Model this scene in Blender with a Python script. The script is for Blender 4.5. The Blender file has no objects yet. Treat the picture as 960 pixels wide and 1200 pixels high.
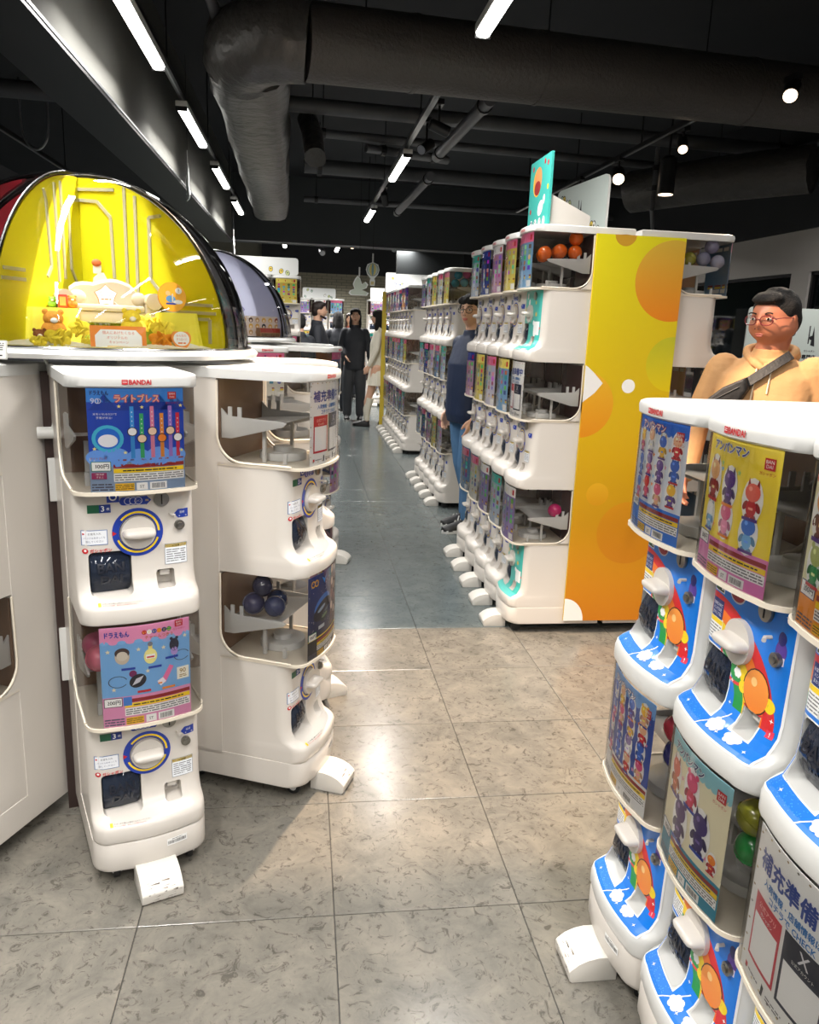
import bpy, bmesh, math, random
from mathutils import Vector, Matrix
import numpy as np
random.seed(7)
S = bpy.context.scene
C = S.collection
PI = math.pi
def lin(c):
    return tuple(((v/255)/12.92 if v/255 <= .04045 else ((v/255+.055)/1.055)**2.4) for v in c[:3])

# ---------------------------------------------------------------- camera
cam_d = bpy.data.cameras.new('camera'); cam = bpy.data.objects.new('camera', cam_d); C.objects.link(cam)
cam_d.sensor_fit = 'HORIZONTAL'; cam_d.sensor_width = 36; cam_d.lens = 920/960*36
cam_d.clip_start = .02
def camera_axes(vp=(355, 379), roll=math.atan(.040), F=920.):
    a = Vector(((vp[0]-480)/F, (vp[1]-600)/F, 1)).normalized()
    h = Vector((math.cos(roll), math.sin(roll), 0))
    up = a.cross(h).normalized()
    if up.y > 0: up = -up
    X = a.cross(up)
    if X.x < 0: X = -X
    return X, a, up
X_, Y_, Z_ = camera_axes()
# camera x, y(down), z(fwd) rows expressed in world
cx = Vector((X_.x, Y_.x, Z_.x)); cy = Vector((X_.y, Y_.y, Z_.y)); cz = Vector((X_.z, Y_.z, Z_.z))
m = Matrix((cx, -cy, -cz)).transposed().to_4x4(); m.translation = Vector((0, 0, 1.45))
cam.matrix_world = m
S.camera = cam
# ---------------------------------------------------------------- world, exposure
w = bpy.data.worlds.new('world'); S.world = w; w.use_nodes = True
w.node_tree.nodes['Background'].inputs[0].default_value = (.75, .85, 1, 1)
w.node_tree.nodes['Background'].inputs[1].default_value = .5
S.view_settings.view_transform = 'Standard'; S.view_settings.look = 'None'
S.view_settings.gamma = 1; S.view_settings.exposure = -.02
S.cycles.max_bounces = 6; S.cycles.transparent_max_bounces = 16
S.cycles.diffuse_bounces = 3; S.cycles.glossy_bounces = 3
S.cycles.sample_clamp_indirect = 4
# ---------------------------------------------------------------- lights (shop luminaires, some with bodies further down, plus unseen added fill tubes)
def area(name, loc, sx, sy, power, col=(1, .97, .93), rot=(0, 0, 0)):
    l = bpy.data.lights.new(name, 'AREA'); l.shape = 'RECTANGLE'; l.size = sx; l.size_y = sy
    l.energy = power; l.color = col; l.spread = math.radians(150)
    o = bpy.data.objects.new(name, l); o.location = loc; o.rotation_euler = rot; C.objects.link(o); return o
LAMPS_L = [3.47, 5.30, 7.13, 8.98, 1.64, -.2]
LAMPS_C = [2.62, 6.17, 9.0, .8, -1.2]
for y in LAMPS_L: area('tube_or_fill_light', (-.735, y+.53, 2.655), .06, 1.04, 27 if y > 2 else 44)
for y in LAMPS_C: area('tube_or_fill_light', (.755, y+.53, 2.655), .06, 1.04, 30)
area('tube_or_fill_light', (2.45, 3.0, 2.72), .06, 1.04, 7)
for x, y in ((2.45, 1.0), (2.45, 8.), (-2.3, 1.5), (-2.3, 4.5), (3.4, 4.6)): area('tube_or_fill_light', (x, y, 2.72), .06, 1.04, 24)
for x, y in ((0, 13.3), (1.6, 13.6), (-1.2, 14.5), (3, 15), (.6, 16.6)): area('tube_or_fill_light', (x, y, 2.7), .3, 1.04, 80)
for x, y in ((-2.2, -2.6), (-.735, -2.2), (.0, -1.4), (.755, -2.8), (1.9, -1.6), (2.6, -2.6)): area('tube_or_fill_light', (x, y+.53, 2.655), .06, 1.04, 26)  # unseen tube-shaped fill lights, added behind the camera to brighten the fronts
def spot(loc, target, power, ang, col=(1, .86, .7), blend=.3, size=.02):
    l = bpy.data.lights.new('spot_light', 'SPOT'); l.energy = power; l.spot_size = math.radians(ang); l.spot_blend = blend
    l.color = col; l.shadow_soft_size = size
    o = bpy.data.objects.new('spot_light', l); o.location = loc
    o.rotation_euler = (Vector(target)-Vector(loc)).to_track_quat('-Z', 'Y').to_euler(); C.objects.link(o)
spot((.3, 2.75, 3.0), (.3, 2.75, 0), 640, 128, (1, .74, .52), .1, .012)     # warm pool spot inside the added unseen mask box
spot((2.49, 4.15, 2.62), (1.6, 3.0, .9), 60, 60, (1, .8, .6))
spot((2.45, 5.27, 2.6), (2.2, 3.4, 1.2), 30, 60, (1, .85, .7))

# ---------------------------------------------------------------- materials
def mat(name, col, rough=.5, metal=0, emit=0, noise=0, nscale=8, bump=0, bscale=60, coat=0, alpha=1):
    m = bpy.data.materials.new(name); m.use_nodes = True
    n = m.node_tree.nodes; L = m.node_tree.links; b = n['Principled BSDF']
    c = lin(col)+(1,)
    b.inputs['Base Color'].default_value = c; b.inputs['Roughness'].default_value = rough
    b.inputs['Metallic'].default_value = metal; b.inputs['Coat Weight'].default_value = coat
    if emit:
        b.inputs['Emission Color'].default_value = c; b.inputs['Emission Strength'].default_value = emit
    if noise or bump:
        tc = n.new('ShaderNodeTexCoord')
    if noise:
        t = n.new('ShaderNodeTexNoise'); t.inputs['Scale'].default_value = nscale; t.inputs['Detail'].default_value = 5
        r = n.new('ShaderNodeMapRange'); r.inputs[3].default_value = 1-noise; r.inputs[4].default_value = 1+noise
        x = n.new('ShaderNodeMix'); x.data_type = 'RGBA'; x.blend_type = 'MULTIPLY'; x.inputs[0].default_value = 1
        x.inputs[6].default_value = c
        L.new(tc.outputs['Object'], t.inputs['Vector']); L.new(t.outputs['Fac'], r.inputs[0]); L.new(r.outputs[0], x.inputs[7])
        L.new(x.outputs[2], b.inputs['Base Color'])
    if bump:
        t2 = n.new('ShaderNodeTexNoise'); t2.inputs['Scale'].default_value = bscale; t2.inputs['Detail'].default_value = 6
        bp = n.new('ShaderNodeBump'); bp.inputs['Strength'].default_value = bump; bp.inputs['Distance'].default_value = .02
        L.new(tc.outputs['Object'], t2.inputs['Vector']); L.new(t2.outputs['Fac'], bp.inputs['Height']); L.new(bp.outputs[0], b.inputs['Normal'])
    return m
def glassy(name, tint=(235, 235, 238), refl=.9, rough=.03, extra=0., body=(90, 80, 75)):
    m = bpy.data.materials.new(name); m.use_nodes = True
    n = m.node_tree.nodes; L = m.node_tree.links; n.clear()
    o = n.new('ShaderNodeOutputMaterial'); tr = n.new('ShaderNodeBsdfTransparent'); tr.inputs[0].default_value = lin(tint)+(1,)
    g = n.new('ShaderNodeBsdfGlossy'); g.inputs['Roughness'].default_value = rough
    f = n.new('ShaderNodeFresnel'); f.inputs[0].default_value = 1.45
    mu = n.new('ShaderNodeMath'); mu.operation = 'MULTIPLY'; mu.inputs[1].default_value = refl
    mx = n.new('ShaderNodeMixShader')
    L.new(f.outputs[0], mu.inputs[0]); L.new(mu.outputs[0], mx.inputs[0]); L.new(g.outputs[0], mx.inputs[2])
    if extra:
        d = n.new('ShaderNodeBsdfDiffuse'); d.inputs[0].default_value = lin(body)+(1,)
        m2 = n.new('ShaderNodeMixShader'); m2.inputs[0].default_value = extra
        L.new(tr.outputs[0], m2.inputs[1]); L.new(d.outputs[0], m2.inputs[2]); L.new(m2.outputs[0], mx.inputs[1])
    else: L.new(tr.outputs[0], mx.inputs[1])
    L.new(mx.outputs[0], o.inputs[0]); return m
WHITE = mat('white_plastic', (214, 208, 200), .28, noise=.015, nscale=3, coat=.3)
WHITE2 = mat('cool_white_plastic', (214, 214, 211), .3, coat=.2)
WDIRTY = mat('scuffed_white_plastic', (212, 208, 200), .45, noise=.06, nscale=14)
CREAM = mat('cream_plastic', (226, 216, 198), .35)
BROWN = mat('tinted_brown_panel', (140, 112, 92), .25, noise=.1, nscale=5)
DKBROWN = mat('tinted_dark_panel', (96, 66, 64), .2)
CLEAR = glassy('clear_plastic', (254, 253, 252), .8)
SMOKE = glassy('smoked_flap', (130, 140, 160), 1.0, .06, .72, (44, 52, 68))
DOMEG = glassy('dome_acrylic', (243, 245, 246), 1.1, .01)
WINGL = glassy('window_glass', (70, 80, 84), 1., .03, .6, (20, 28, 30))
CAPCLEAR = glassy('clear_capsule', (225, 235, 235), 1.2, .05, .25, (200, 210, 210))
METAL = mat('coin_metal', (150, 148, 142), .3, 1)
CHROME = mat('chrome', (200, 200, 200), .18, 1)
RUBBER = mat('black_rubber', (26, 26, 28), .5)
BLACK = mat('ceiling_black', (34, 36, 40), .8, noise=.3, nscale=2)
SOFFIT = mat('soffit_charcoal', (58, 62, 64), .75, noise=.15, nscale=1.5)
BEAM = mat('beam_grey', (90, 90, 85), .8, noise=.22, nscale=2.5)
DUCT = mat('duct_wrap', (64, 62, 60), .38, noise=.3, nscale=9, bump=1., bscale=11)
DUCT2 = mat('duct_sheet', (66, 62, 59), .5, noise=.2, nscale=5, bump=.4, bscale=50)
PIPE = mat('painted_pipe', (74, 75, 78), .5, noise=.25, nscale=10)
DARKM = mat('dark_metal', (30, 30, 32), .35, .3)
LAMPE = mat('lamp_diffuser', (255, 252, 246), .4, emit=9)
LAMPW = mat('spot_lens', (255, 225, 190), .4, emit=5)
SILVER = mat('track_silver', (160, 162, 165), .3, .8)
def pm(name, rough=.35, coat=.2):
    m = bpy.data.materials.new(name); m.use_nodes = True; n = m.node_tree.nodes
    a = n.new('ShaderNodeVertexColor'); a.layer_name = 'Col'
    b = n['Principled BSDF']; b.inputs['Roughness'].default_value = rough; b.inputs['Coat Weight'].default_value = coat
    m.node_tree.links.new(a.outputs[0], b.inputs['Base Color']); return m
PRINT = pm('printed_sheet'); PRINTM = pm('printed_matte', .7, 0)

# ---------------------------------------------------------------- mesh helpers
def link(name, me, parent=None, mats=(), loc=None, rot=None):
    o = bpy.data.objects.new(name, me); C.objects.link(o)
    if mats and not me.materials:
        for q in mats: me.materials.append(q)
    if parent: o.parent = parent
    if loc is not None: o.location = loc
    if rot is not None: o.rotation_euler = rot
    return o
def empty(name, loc=(0, 0, 0), rotz=0):
    o = bpy.data.objects.new(name, None); C.objects.link(o); o.location = loc; o.rotation_euler = (0, 0, rotz)
    o.empty_display_size = .1; return o
def tag(o, label, cat, group=None):
    o['label'] = label; o['category'] = cat
    if group: o['group'] = group
    return o
def struct(o, label=None):
    o['kind'] = 'structure'
    if label: o['label'] = label
    return o
class MB:
    def __init__(s): s.v = []; s.f = []; s.m = []; s.mi = 0
    def add(s, vs, fs):
        b = len(s.v); s.v += [tuple(v) for v in vs]; s.f += [tuple(b+i for i in f) for f in fs]; s.m += [s.mi]*len(fs); return s
    def box(s, x0, x1, y0, y1, z0, z1):
        return s.add([(x, y, z) for z in (z0, z1) for y in (y0, y1) for x in (x0, x1)],
                     [(0, 2, 3, 1), (4, 5, 7, 6), (0, 1, 5, 4), (1, 3, 7, 5), (3, 2, 6, 7), (2, 0, 4, 6)])
    def loft(s, rings, closed=True, caps=True):
        n = len(rings[0]); vs = [p for r in rings for p in r]; fs = []
        for i in range(len(rings)-1):
            for j in range(n if closed else n-1):
                a = i*n+j; b = i*n+(j+1) % n; fs.append((a, b, b+n, a+n))
        if caps: fs.append(tuple(range(n))[::-1]); fs.append(tuple((len(rings)-1)*n+j for j in range(n)))
        return s.add(vs, fs)
    def tube(s, pts, r, n=10, caps=True, sx=1.):
        pts = [Vector(p) for p in pts]; rs = r if isinstance(r, (list, tuple)) else [r]*len(pts); rings = []; prev = None
        for i, p in enumerate(pts):
            d = (pts[min(i+1, len(pts)-1)]-pts[max(i-1, 0)]).normalized()
            if prev is None:
                u = d.orthogonal().normalized() if abs(d.z) > .9 else d.cross(Vector((0, 0, 1))).normalized()
            else: u = (prev-d*prev.dot(d)).normalized()
            prev = u; w_ = d.cross(u)
            rings.append([p+(u*math.cos(2*PI*k/n)*sx+w_*math.sin(2*PI*k/n))*rs[i] for k in range(n)])
        return s.loft(rings, True, caps)
    def ball(s, c, r, nu=16, nv=10, v0=0, v1=1):
        if not isinstance(r, (tuple, list)): r = (r, r, r)
        rings = []
        for i in range(nv+1):
            t = PI*(v0+(v1-v0)*i/nv); 
            rings.append([(c[0]+r[0]*max(math.sin(t), 1e-4)*math.cos(2*PI*k/nu), c[1]+r[1]*max(math.sin(t), 1e-4)*math.sin(2*PI*k/nu), c[2]-r[2]*math.cos(t)) for k in range(nu)])
        return s.loft(rings)
    def cyl(s, p0, p1, r, n=16): return s.tube([p0, p1], r, n)
    def prism(s, poly, axis, a, b):
        def P(p, t): return (t, p[0], p[1]) if axis == 'x' else ((p[0], t, p[1]) if axis == 'y' else (p[0], p[1], t))
        return s.loft([[P(p, a) for p in poly], [P(p, b) for p in poly]])
    def mesh(s, name, mats=(), smooth=False, bevel=0, fix=True, angle=40):
        me = bpy.data.meshes.new(name); me.from_pydata(s.v, [], s.f)
        for q in mats: me.materials.append(q)
        for p, i in zip(me.polygons, s.m): p.material_index = i
        bm = bmesh.new(); bm.from_mesh(me)
        if fix: bmesh.ops.recalc_face_normals(bm, faces=bm.faces)
        if bevel:
            es = [e for e in bm.edges if e.is_manifold and e.calc_face_angle(0) > .6]
            bmesh.ops.bevel(bm, geom=es, offset=bevel, segments=2, affect='EDGES', profile=.6, clamp_overlap=True)
        bm.to_mesh(me); bm.free()
        if smooth or bevel:
            for p in me.polygons: p.use_smooth = True
            me.set_sharp_from_angle(angle=math.radians(angle))
        me.update(); return me
    def obj(s, name, mt, parent=None, loc=None, rot=None, **k):
        mts = mt if isinstance(mt, (list, tuple)) else [mt]
        return link(name, s.mesh(name, mts, **k), parent, (), loc, rot)
def evald(o):
    dg = bpy.context.evaluated_depsgraph_get(); dg.update()
    me = bpy.data.meshes.new_from_object(o.evaluated_get(dg)); return me

# ---------------------------------------------------------------- flat print made of coloured polygons
_tc = {}
def text_polys(t):
    k = t
    if k not in _tc:
        cu = bpy.data.curves.new('t', 'FONT'); cu.body = t; cu.size = 1; cu.resolution_u = 2; cu.dimensions = '2D'; cu.fill_mode = 'FRONT'
        o = bpy.data.objects.new('t', cu); C.objects.link(o)
        me = evald(o); vs = [(v.co.x, v.co.y) for v in me.vertices]; fs = [tuple(p.vertices) for p in me.polygons]
        bpy.data.objects.remove(o); bpy.data.curves.remove(cu); bpy.data.meshes.remove(me)
        xs = [v[0] for v in vs] or [0, 1]; ys = [v[1] for v in vs] or [0, 1]
        _tc[k] = (vs, fs, min(xs), max(xs), min(ys), max(ys))
    return _tc[k]
class Print:
    def __init__(s): s.v = []; s.f = []; s.c = []; s.l = 0
    def L(s, l): s.l = l; return s
    def add(s, pts, fs, cols):
        b = len(s.v); s.v += [(p[0], p[1], s.l) for p in pts]
        for f in fs:
            s.f.append(tuple(b+i for i in f)); s.c.append([cols[i] for i in f] if isinstance(cols, list) else [cols]*len(f))
        return s
    def rect(s, x0, y0, x1, y1, c, c2=None, d=.02, holes=()):
        xs = sorted(set([x0, x1]+[h[i] for h in holes for i in (0, 2)])); ys = sorted(set([y0, y1]+[h[i] for h in holes for i in (1, 3)]))
        def sub(a):
            o = [a[0]]
            for i in range(len(a)-1):
                n = max(1, int(math.ceil((a[i+1]-a[i])/d-1e-6)))
                o += [a[i]+(a[i+1]-a[i])*(k+1)/n for k in range(n)]
            return o
        xs = sub(xs); ys = sub(ys); pts = [(x, y) for y in ys for x in xs]; nx = len(xs)
        cols = c if c2 is None else [tuple(c[i]+(c2[i]-c[i])*(p[1]-y0)/(y1-y0) for i in range(3)) for p in pts]
        fs = []
        for j in range(len(ys)-1):
            for i in range(nx-1):
                mx = (xs[i]+xs[i+1])/2; my = (ys[j]+ys[j+1])/2
                if any(h[0] < mx < h[2] and h[1] < my < h[3] for h in holes): continue
                fs.append((j*nx+i, j*nx+i+1, (j+1)*nx+i+1, (j+1)*nx+i))
        return s.add(pts, fs, cols)
    def poly(s, pts, c): return s.add(pts, [tuple(range(len(pts)))], c)
    def disc(s, x, y, rx, c, ry=None, n=20, rot=0, c2=None, clip=None):
        ry = ry or rx; pts = [(x, y)]
        for q in (.5, 1):
            for k in range(n):
                a = 2*PI*k/n; u = rx*q*math.cos(a); v = ry*q*math.sin(a)
                p = (x+u*math.cos(rot)-v*math.sin(rot), y+u*math.sin(rot)+v*math.cos(rot))
                if clip: p = (min(max(p[0], clip[0]), clip[2]), min(max(p[1], clip[1]), clip[3]))
                pts.append(p)
        fs = [(0, 1+k, 1+(k+1) % n) for k in range(n)]+[(1+k, 1+n+k, 1+n+(k+1) % n, 1+(k+1) % n) for k in range(n)]
        cols = c if c2 is None else [tuple(c[i]+(c2[i]-c[i])*min(1, max(0, (p[1]-y+ry)/(2*ry))) for i in range(3)) for p in pts]
        return s.add(pts, fs, cols)
    def ring(s, x, y, r0, r1, c, a0=0, a1=360, n=32, ry=1.):
        pts = []
        for k in range(n+1):
            a = math.radians(a0+(a1-a0)*k/n); pts += [(x+r0*math.cos(a), y+r0*ry*math.sin(a)), (x+r1*math.cos(a), y+r1*ry*math.sin(a))]
        return s.add(pts, [(2*k, 2*k+1, 2*k+3, 2*k+2) for k in range(n)], c)
    def text(s, t, x, y, h, c, align='c', maxw=None, bold=.02, rot=0, outline=None):
        vs, fs, x0, x1, y0, y1 = text_polys(t)
        k = h/(y1-y0); kx = k
        if maxw and (x1-x0)*kx > maxw: kx = maxw/(x1-x0)
        W = (x1-x0)*kx; ox = {'c': -W/2, 'l': 0, 'r': -W}[align]; cr, sr = math.cos(rot), math.sin(rot)
        l0 = s.l
        def put(dx, dy, col):
            pts = []
            for v in vs:
                a = (v[0]-x0)*kx+ox+dx; b = (v[1]-y0)*k-h/2+dy; pts.append((x+a*cr-b*sr, y+a*sr+b*cr))
            s.add(pts, fs, col)
        if outline:
            q = h*.11
            for i in range(8): s.l = l0+.04*i; put(q*math.cos(i*PI/4), q*math.sin(i*PI/4), outline)
            s.l = l0+.8
        q = h*bold
        if h < .009: put(0, 0, c)
        for i, (dx, dy) in enumerate(((-q, 0), (q, 0), (0, q), (0, -q))):
            if h >= .009: s.l += .02; put(dx, dy, c)
        s.l = l0; return s
    def fine(s, x0, y0, x1, y1, n, c, seed=0, fill=.5):
        r = random.Random(seed); h = (y1-y0)/n
        for i in range(n):
            x = x0; yy = y0+h*i
            while x < x1-.002:
                wd = min(r.uniform(.004, .02), x1-x); s.rect(x, yy+h*(1-fill)/2, x+wd, yy+h*(1+fill)/2, c); x += wd+r.uniform(.001, .003)
        return s
    def star(s, x, y, r, c, n=5, q=.45, a0=90):
        return s.poly([(x+(r if k % 2 == 0 else r*q)*math.cos(math.radians(a0+180*k/n)), y+(r if k % 2 == 0 else r*q)*math.sin(math.radians(a0+180*k/n))) for k in range(2*n)], c)
    def bars(s, x0, y0, x1, y1, c, seed=1):
        r = random.Random(seed); x = x0
        while x < x1: wd = r.choice((.0006, .0012)); s.rect(x, y0, x+wd, y1, c); x += wd+r.choice((.0007, .0013))
        return s
    def mesh(s, name, fmap, m=None, step=.00013, cuts=None, holes=()):
        me = bpy.data.meshes.new(name); me.from_pydata(s.v if cuts else [fmap(x, y, l*step+.0004) for x, y, l in s.v], [], s.f)
        at = me.color_attributes.new('Col', 'FLOAT_COLOR', 'CORNER')
        buf = np.ones((len(me.loops), 4), np.float32); i = 0
        cache = {}
        for cs in s.c:
            for c in cs:
                if c not in cache: cache[c] = lin([min(255, max(0, q)) for q in c])
                buf[i, :3] = cache[c]; i += 1
        at.data.foreach_set('color', buf.ravel()); me.materials.append(m or PRINT)
        if cuts:
            bm = bmesh.new(); bm.from_mesh(me)
            for ax, vals in enumerate(cuts):
                for q in vals:
                    bmesh.ops.bisect_plane(bm, geom=bm.verts[:]+bm.edges[:]+bm.faces[:], dist=1e-7, plane_co=(q, q, 0), plane_no=((1, 0, 0), (0, 1, 0))[ax])
            kill = [f for f in bm.faces if any(h[0] < f.calc_center_median().x < h[2] and h[1] < f.calc_center_median().y < h[3] for h in holes)]
            if kill: bmesh.ops.delete(bm, geom=kill, context='FACES')
            for v in bm.verts: v.co = fmap(v.co.x, v.co.y, v.co.z*step+.0004)
            bm.to_mesh(me); bm.free()
        me.update(); return me
    def obj(s, name, fmap, parent=None, m=None, **k): return link(name, s.mesh(name, fmap, m, **k), parent)
XZ = lambda x, y, l: (x, -l, y)          # a flat sheet facing -Y

# ---------------------------------------------------------------- colours for print
RED = (200, 30, 40); NAVY = (22, 44, 110); BLU = (28, 60, 165); YEL = (250, 215, 30); WHT = (248, 248, 246); BLK = (30, 30, 36)
PNK = (235, 150, 185); SKY = (130, 190, 235); ORG = (240, 140, 40); GRN = (40, 150, 80); GRY = (120, 120, 125); LBL = (180, 205, 235)
PUR = (95, 60, 140); TUR = (60, 190, 175)
def figurine(P, x, y, s, c1, c2, l=3):
    """plain toy shape: round head, body, arms and feet, no face"""
    s *= 1.22; dk = tuple(int(q*.75) for q in c2); lt = tuple(min(255, q+60) for q in c1); k = int(abs(x)*1000) % 3
    P.L(l-1).disc(x, y-s*.05, s*.56, WHT, s*.92, n=16)
    for sd in (-1, 1):
        P.L(l).disc(x+sd*s*.33, y-s*.28, s*.12, dk, s*.22, n=10, rot=sd*.5); P.disc(x+sd*s*.16, y-s*.72, s*.15, dk, s*.12, n=10)
        if k == 0: P.disc(x+sd*s*.3, y+s*.62, s*.12, c1, n=10)
        elif k == 1: P.poly([(x+sd*s*.12, y+s*.5), (x+sd*s*.32, y+s*.5), (x+sd*s*.26, y+s*.85)], dk)
    P.L(l+1).disc(x, y-s*.36, s*.27, c2, s*.36, n=14); P.L(l+2).disc(x, y+s*.28, s*.4, c1, s*.37, n=16)
    P.L(l+3).disc(x-s*.12, y+s*.42, s*.1, lt, n=8); P.rect(x-s*.12, y-s*.42, x+s*.12, y-s*.32, lt)
def bottom_band(P, x0, x1, y0, yh, base, seed):
    """price, warning line, small print, bar code"""
    P.L(1).rect(x0, y0, x1, y0+yh, base)
    P.L(2).rect(x0+.05, y0+yh*.78, x1-.003, y0+yh*.9, (150, 30, 35)); P.rect(x0+.05, y0+yh*.62, x1-.003, y0+yh*.76, YEL)
    P.rect(x0+.05, y0+yh*.34, x1-.003, y0+yh*.6, WHT); P.L(3).fine(x0+.052, y0+yh*.36, x1-.005, y0+yh*.58, 3, GRY, seed)
    P.L(3).fine(x0+.07, y0+yh*.65, x1-.02, y0+yh*.73, 1, BLK, seed+1)
    P.L(2).rect(x1-.085, y0+.003, x1-.045, y0+yh*.28, WHT); P.L(3).bars(x1-.08, y0+.006, x1-.05, y0+yh*.24, BLK, seed)
    P.L(2).rect(x1-.115, y0+.003, x1-.09, y0+yh*.28, WHT); P.L(3).text('ST', x1-.1025, y0+yh*.15, .007, BLK)
    P.L(2).rect(x0+.052, y0+.003, x1-.12, y0+yh*.28, (240, 190, 40)); P.L(3).fine(x0+.053, y0+.005, x1-.121, y0+yh*.25, 3, BLK, seed+4, .35)
    P.L(3).fine(x0+.003, y0+.003, x0+.048, y0+yh*.3, 3, (90, 90, 110), seed+2)
def pricebox(P, x, y, t, c=GRN):
    P.L(4).rect(x-.021, y-.012, x+.021, y+.012, c); P.L(5).rect(x-.0195, y-.0105, x+.0195, y+.0105, WHT)
    P.L(6).text(t, x+.001, y, .011, BLK, maxw=.034)
PW, PH = .214, .262      # poster half-scale: x in +-PW/2, y 0..PH
def poster_watches():
    P = Print(); a = -PW/2; b = PW/2
    P.rect(a, 0, b, PH, (20, 70, 185)); P.L(1).rect(a, 0, b, .088, LBL); P.L(1).rect(a, .225, b, PH, (60, 140, 225))
    for x in (-.07, -.01, .05, .085): P.L(1).poly([(x-.035, .205), (x+.03, .205), (x, .245)], (18, 60, 160))
    for x, r in ((-.05, .03), (.0, .026), (.045, .03), (.085, .025), (-.09, .024)): P.L(2).disc(x, .088, r, (110, 165, 240), r*.8)
    P.L(2).disc(-.066, .135, .034, (70, 190, 220)); P.L(3).disc(-.066, .135, .026, (25, 110, 215)); P.L(4).disc(-.066, .130, .021, (240, 240, 245), .016)
    ws = [(-.013, (60, 160, 235)), (.008, (60, 185, 110)), (.032, (240, 140, 170)), (.054, (240, 150, 50)), (.074, (175, 130, 215)), (.092, (225, 50, 70))]
    for i, (x, c) in enumerate(ws):
        d = .018*(i % 2)
        P.L(3).rect(x-.0045, .16-d, x+.0045, .215-d, c); P.rect(x-.0045, .085, x+.0045, .145-d, tuple(int(q*.9) for q in c))
        for k in range(4): P.L(4).rect(x-.001, .166-d+k*.011, x+.001, .169-d+k*.011, WHT)
        P.L(4).disc(x, .152-d, .0115, BLK); P.L(5).disc(x, .152-d, .0095, [WHT, (250, 220, 190), (250, 220, 190), ORG, (250, 220, 190), WHT][i])
    P.L(5).text('ライトブレス', .0, .235, .019, (245, 200, 170), maxw=.098, outline=(200, 50, 90), bold=.03)
    P.L(5).text('ドラえもん', -.08, .248, .011, NAVY, maxw=.038, bold=.03)
    P.L(5).text('90', -.09, .228, .013, (210, 215, 240)); P.ring(-.083, .228, .005, .0065, (210, 215, 240), n=14)
    P.L(5).rect(.07, .232, .09, .25, RED); P.L(6).text('BAN', .08, .245, .005, WHT); P.text('DAI', .08, .237, .005, WHT)
    P.L(5).text('ガシャポン', .08, .222, .006, RED, maxw=.034)
    P.L(5).text('水をいれるだけで', -.07, .196, .006, WHT, maxw=.05); P.text('手首が光る!', -.072, .187, .006, WHT, maxw=.045)
    for x, y in ((-.04, .215), (.01, .213), (.1, .215), (-.095, .11), (-.03, .1), (.1, .1)): P.L(6).star(x, y, .005, (255, 240, 150))
    P.L(2).rect(-.05, .083, b-.003, .079, (150, 60, 50))
    bottom_band(P, a, b, 0, .078, LBL, 3)
    pricebox(P, -.083, .066, '300円', (40, 120, 70)); P.L(4).rect(-.104, .034, -.072, .05, (150, 30, 90)); P.L(5).text('対象年齢', -.088, .046, .005, WHT, maxw=.026); P.text('6才以上', -.088, .039, .005, WHT, maxw=.026)
    P.L(5).text('ライトブレス', -.088, .086, .006, (210, 90, 40), maxw=.035)
    return P
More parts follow.
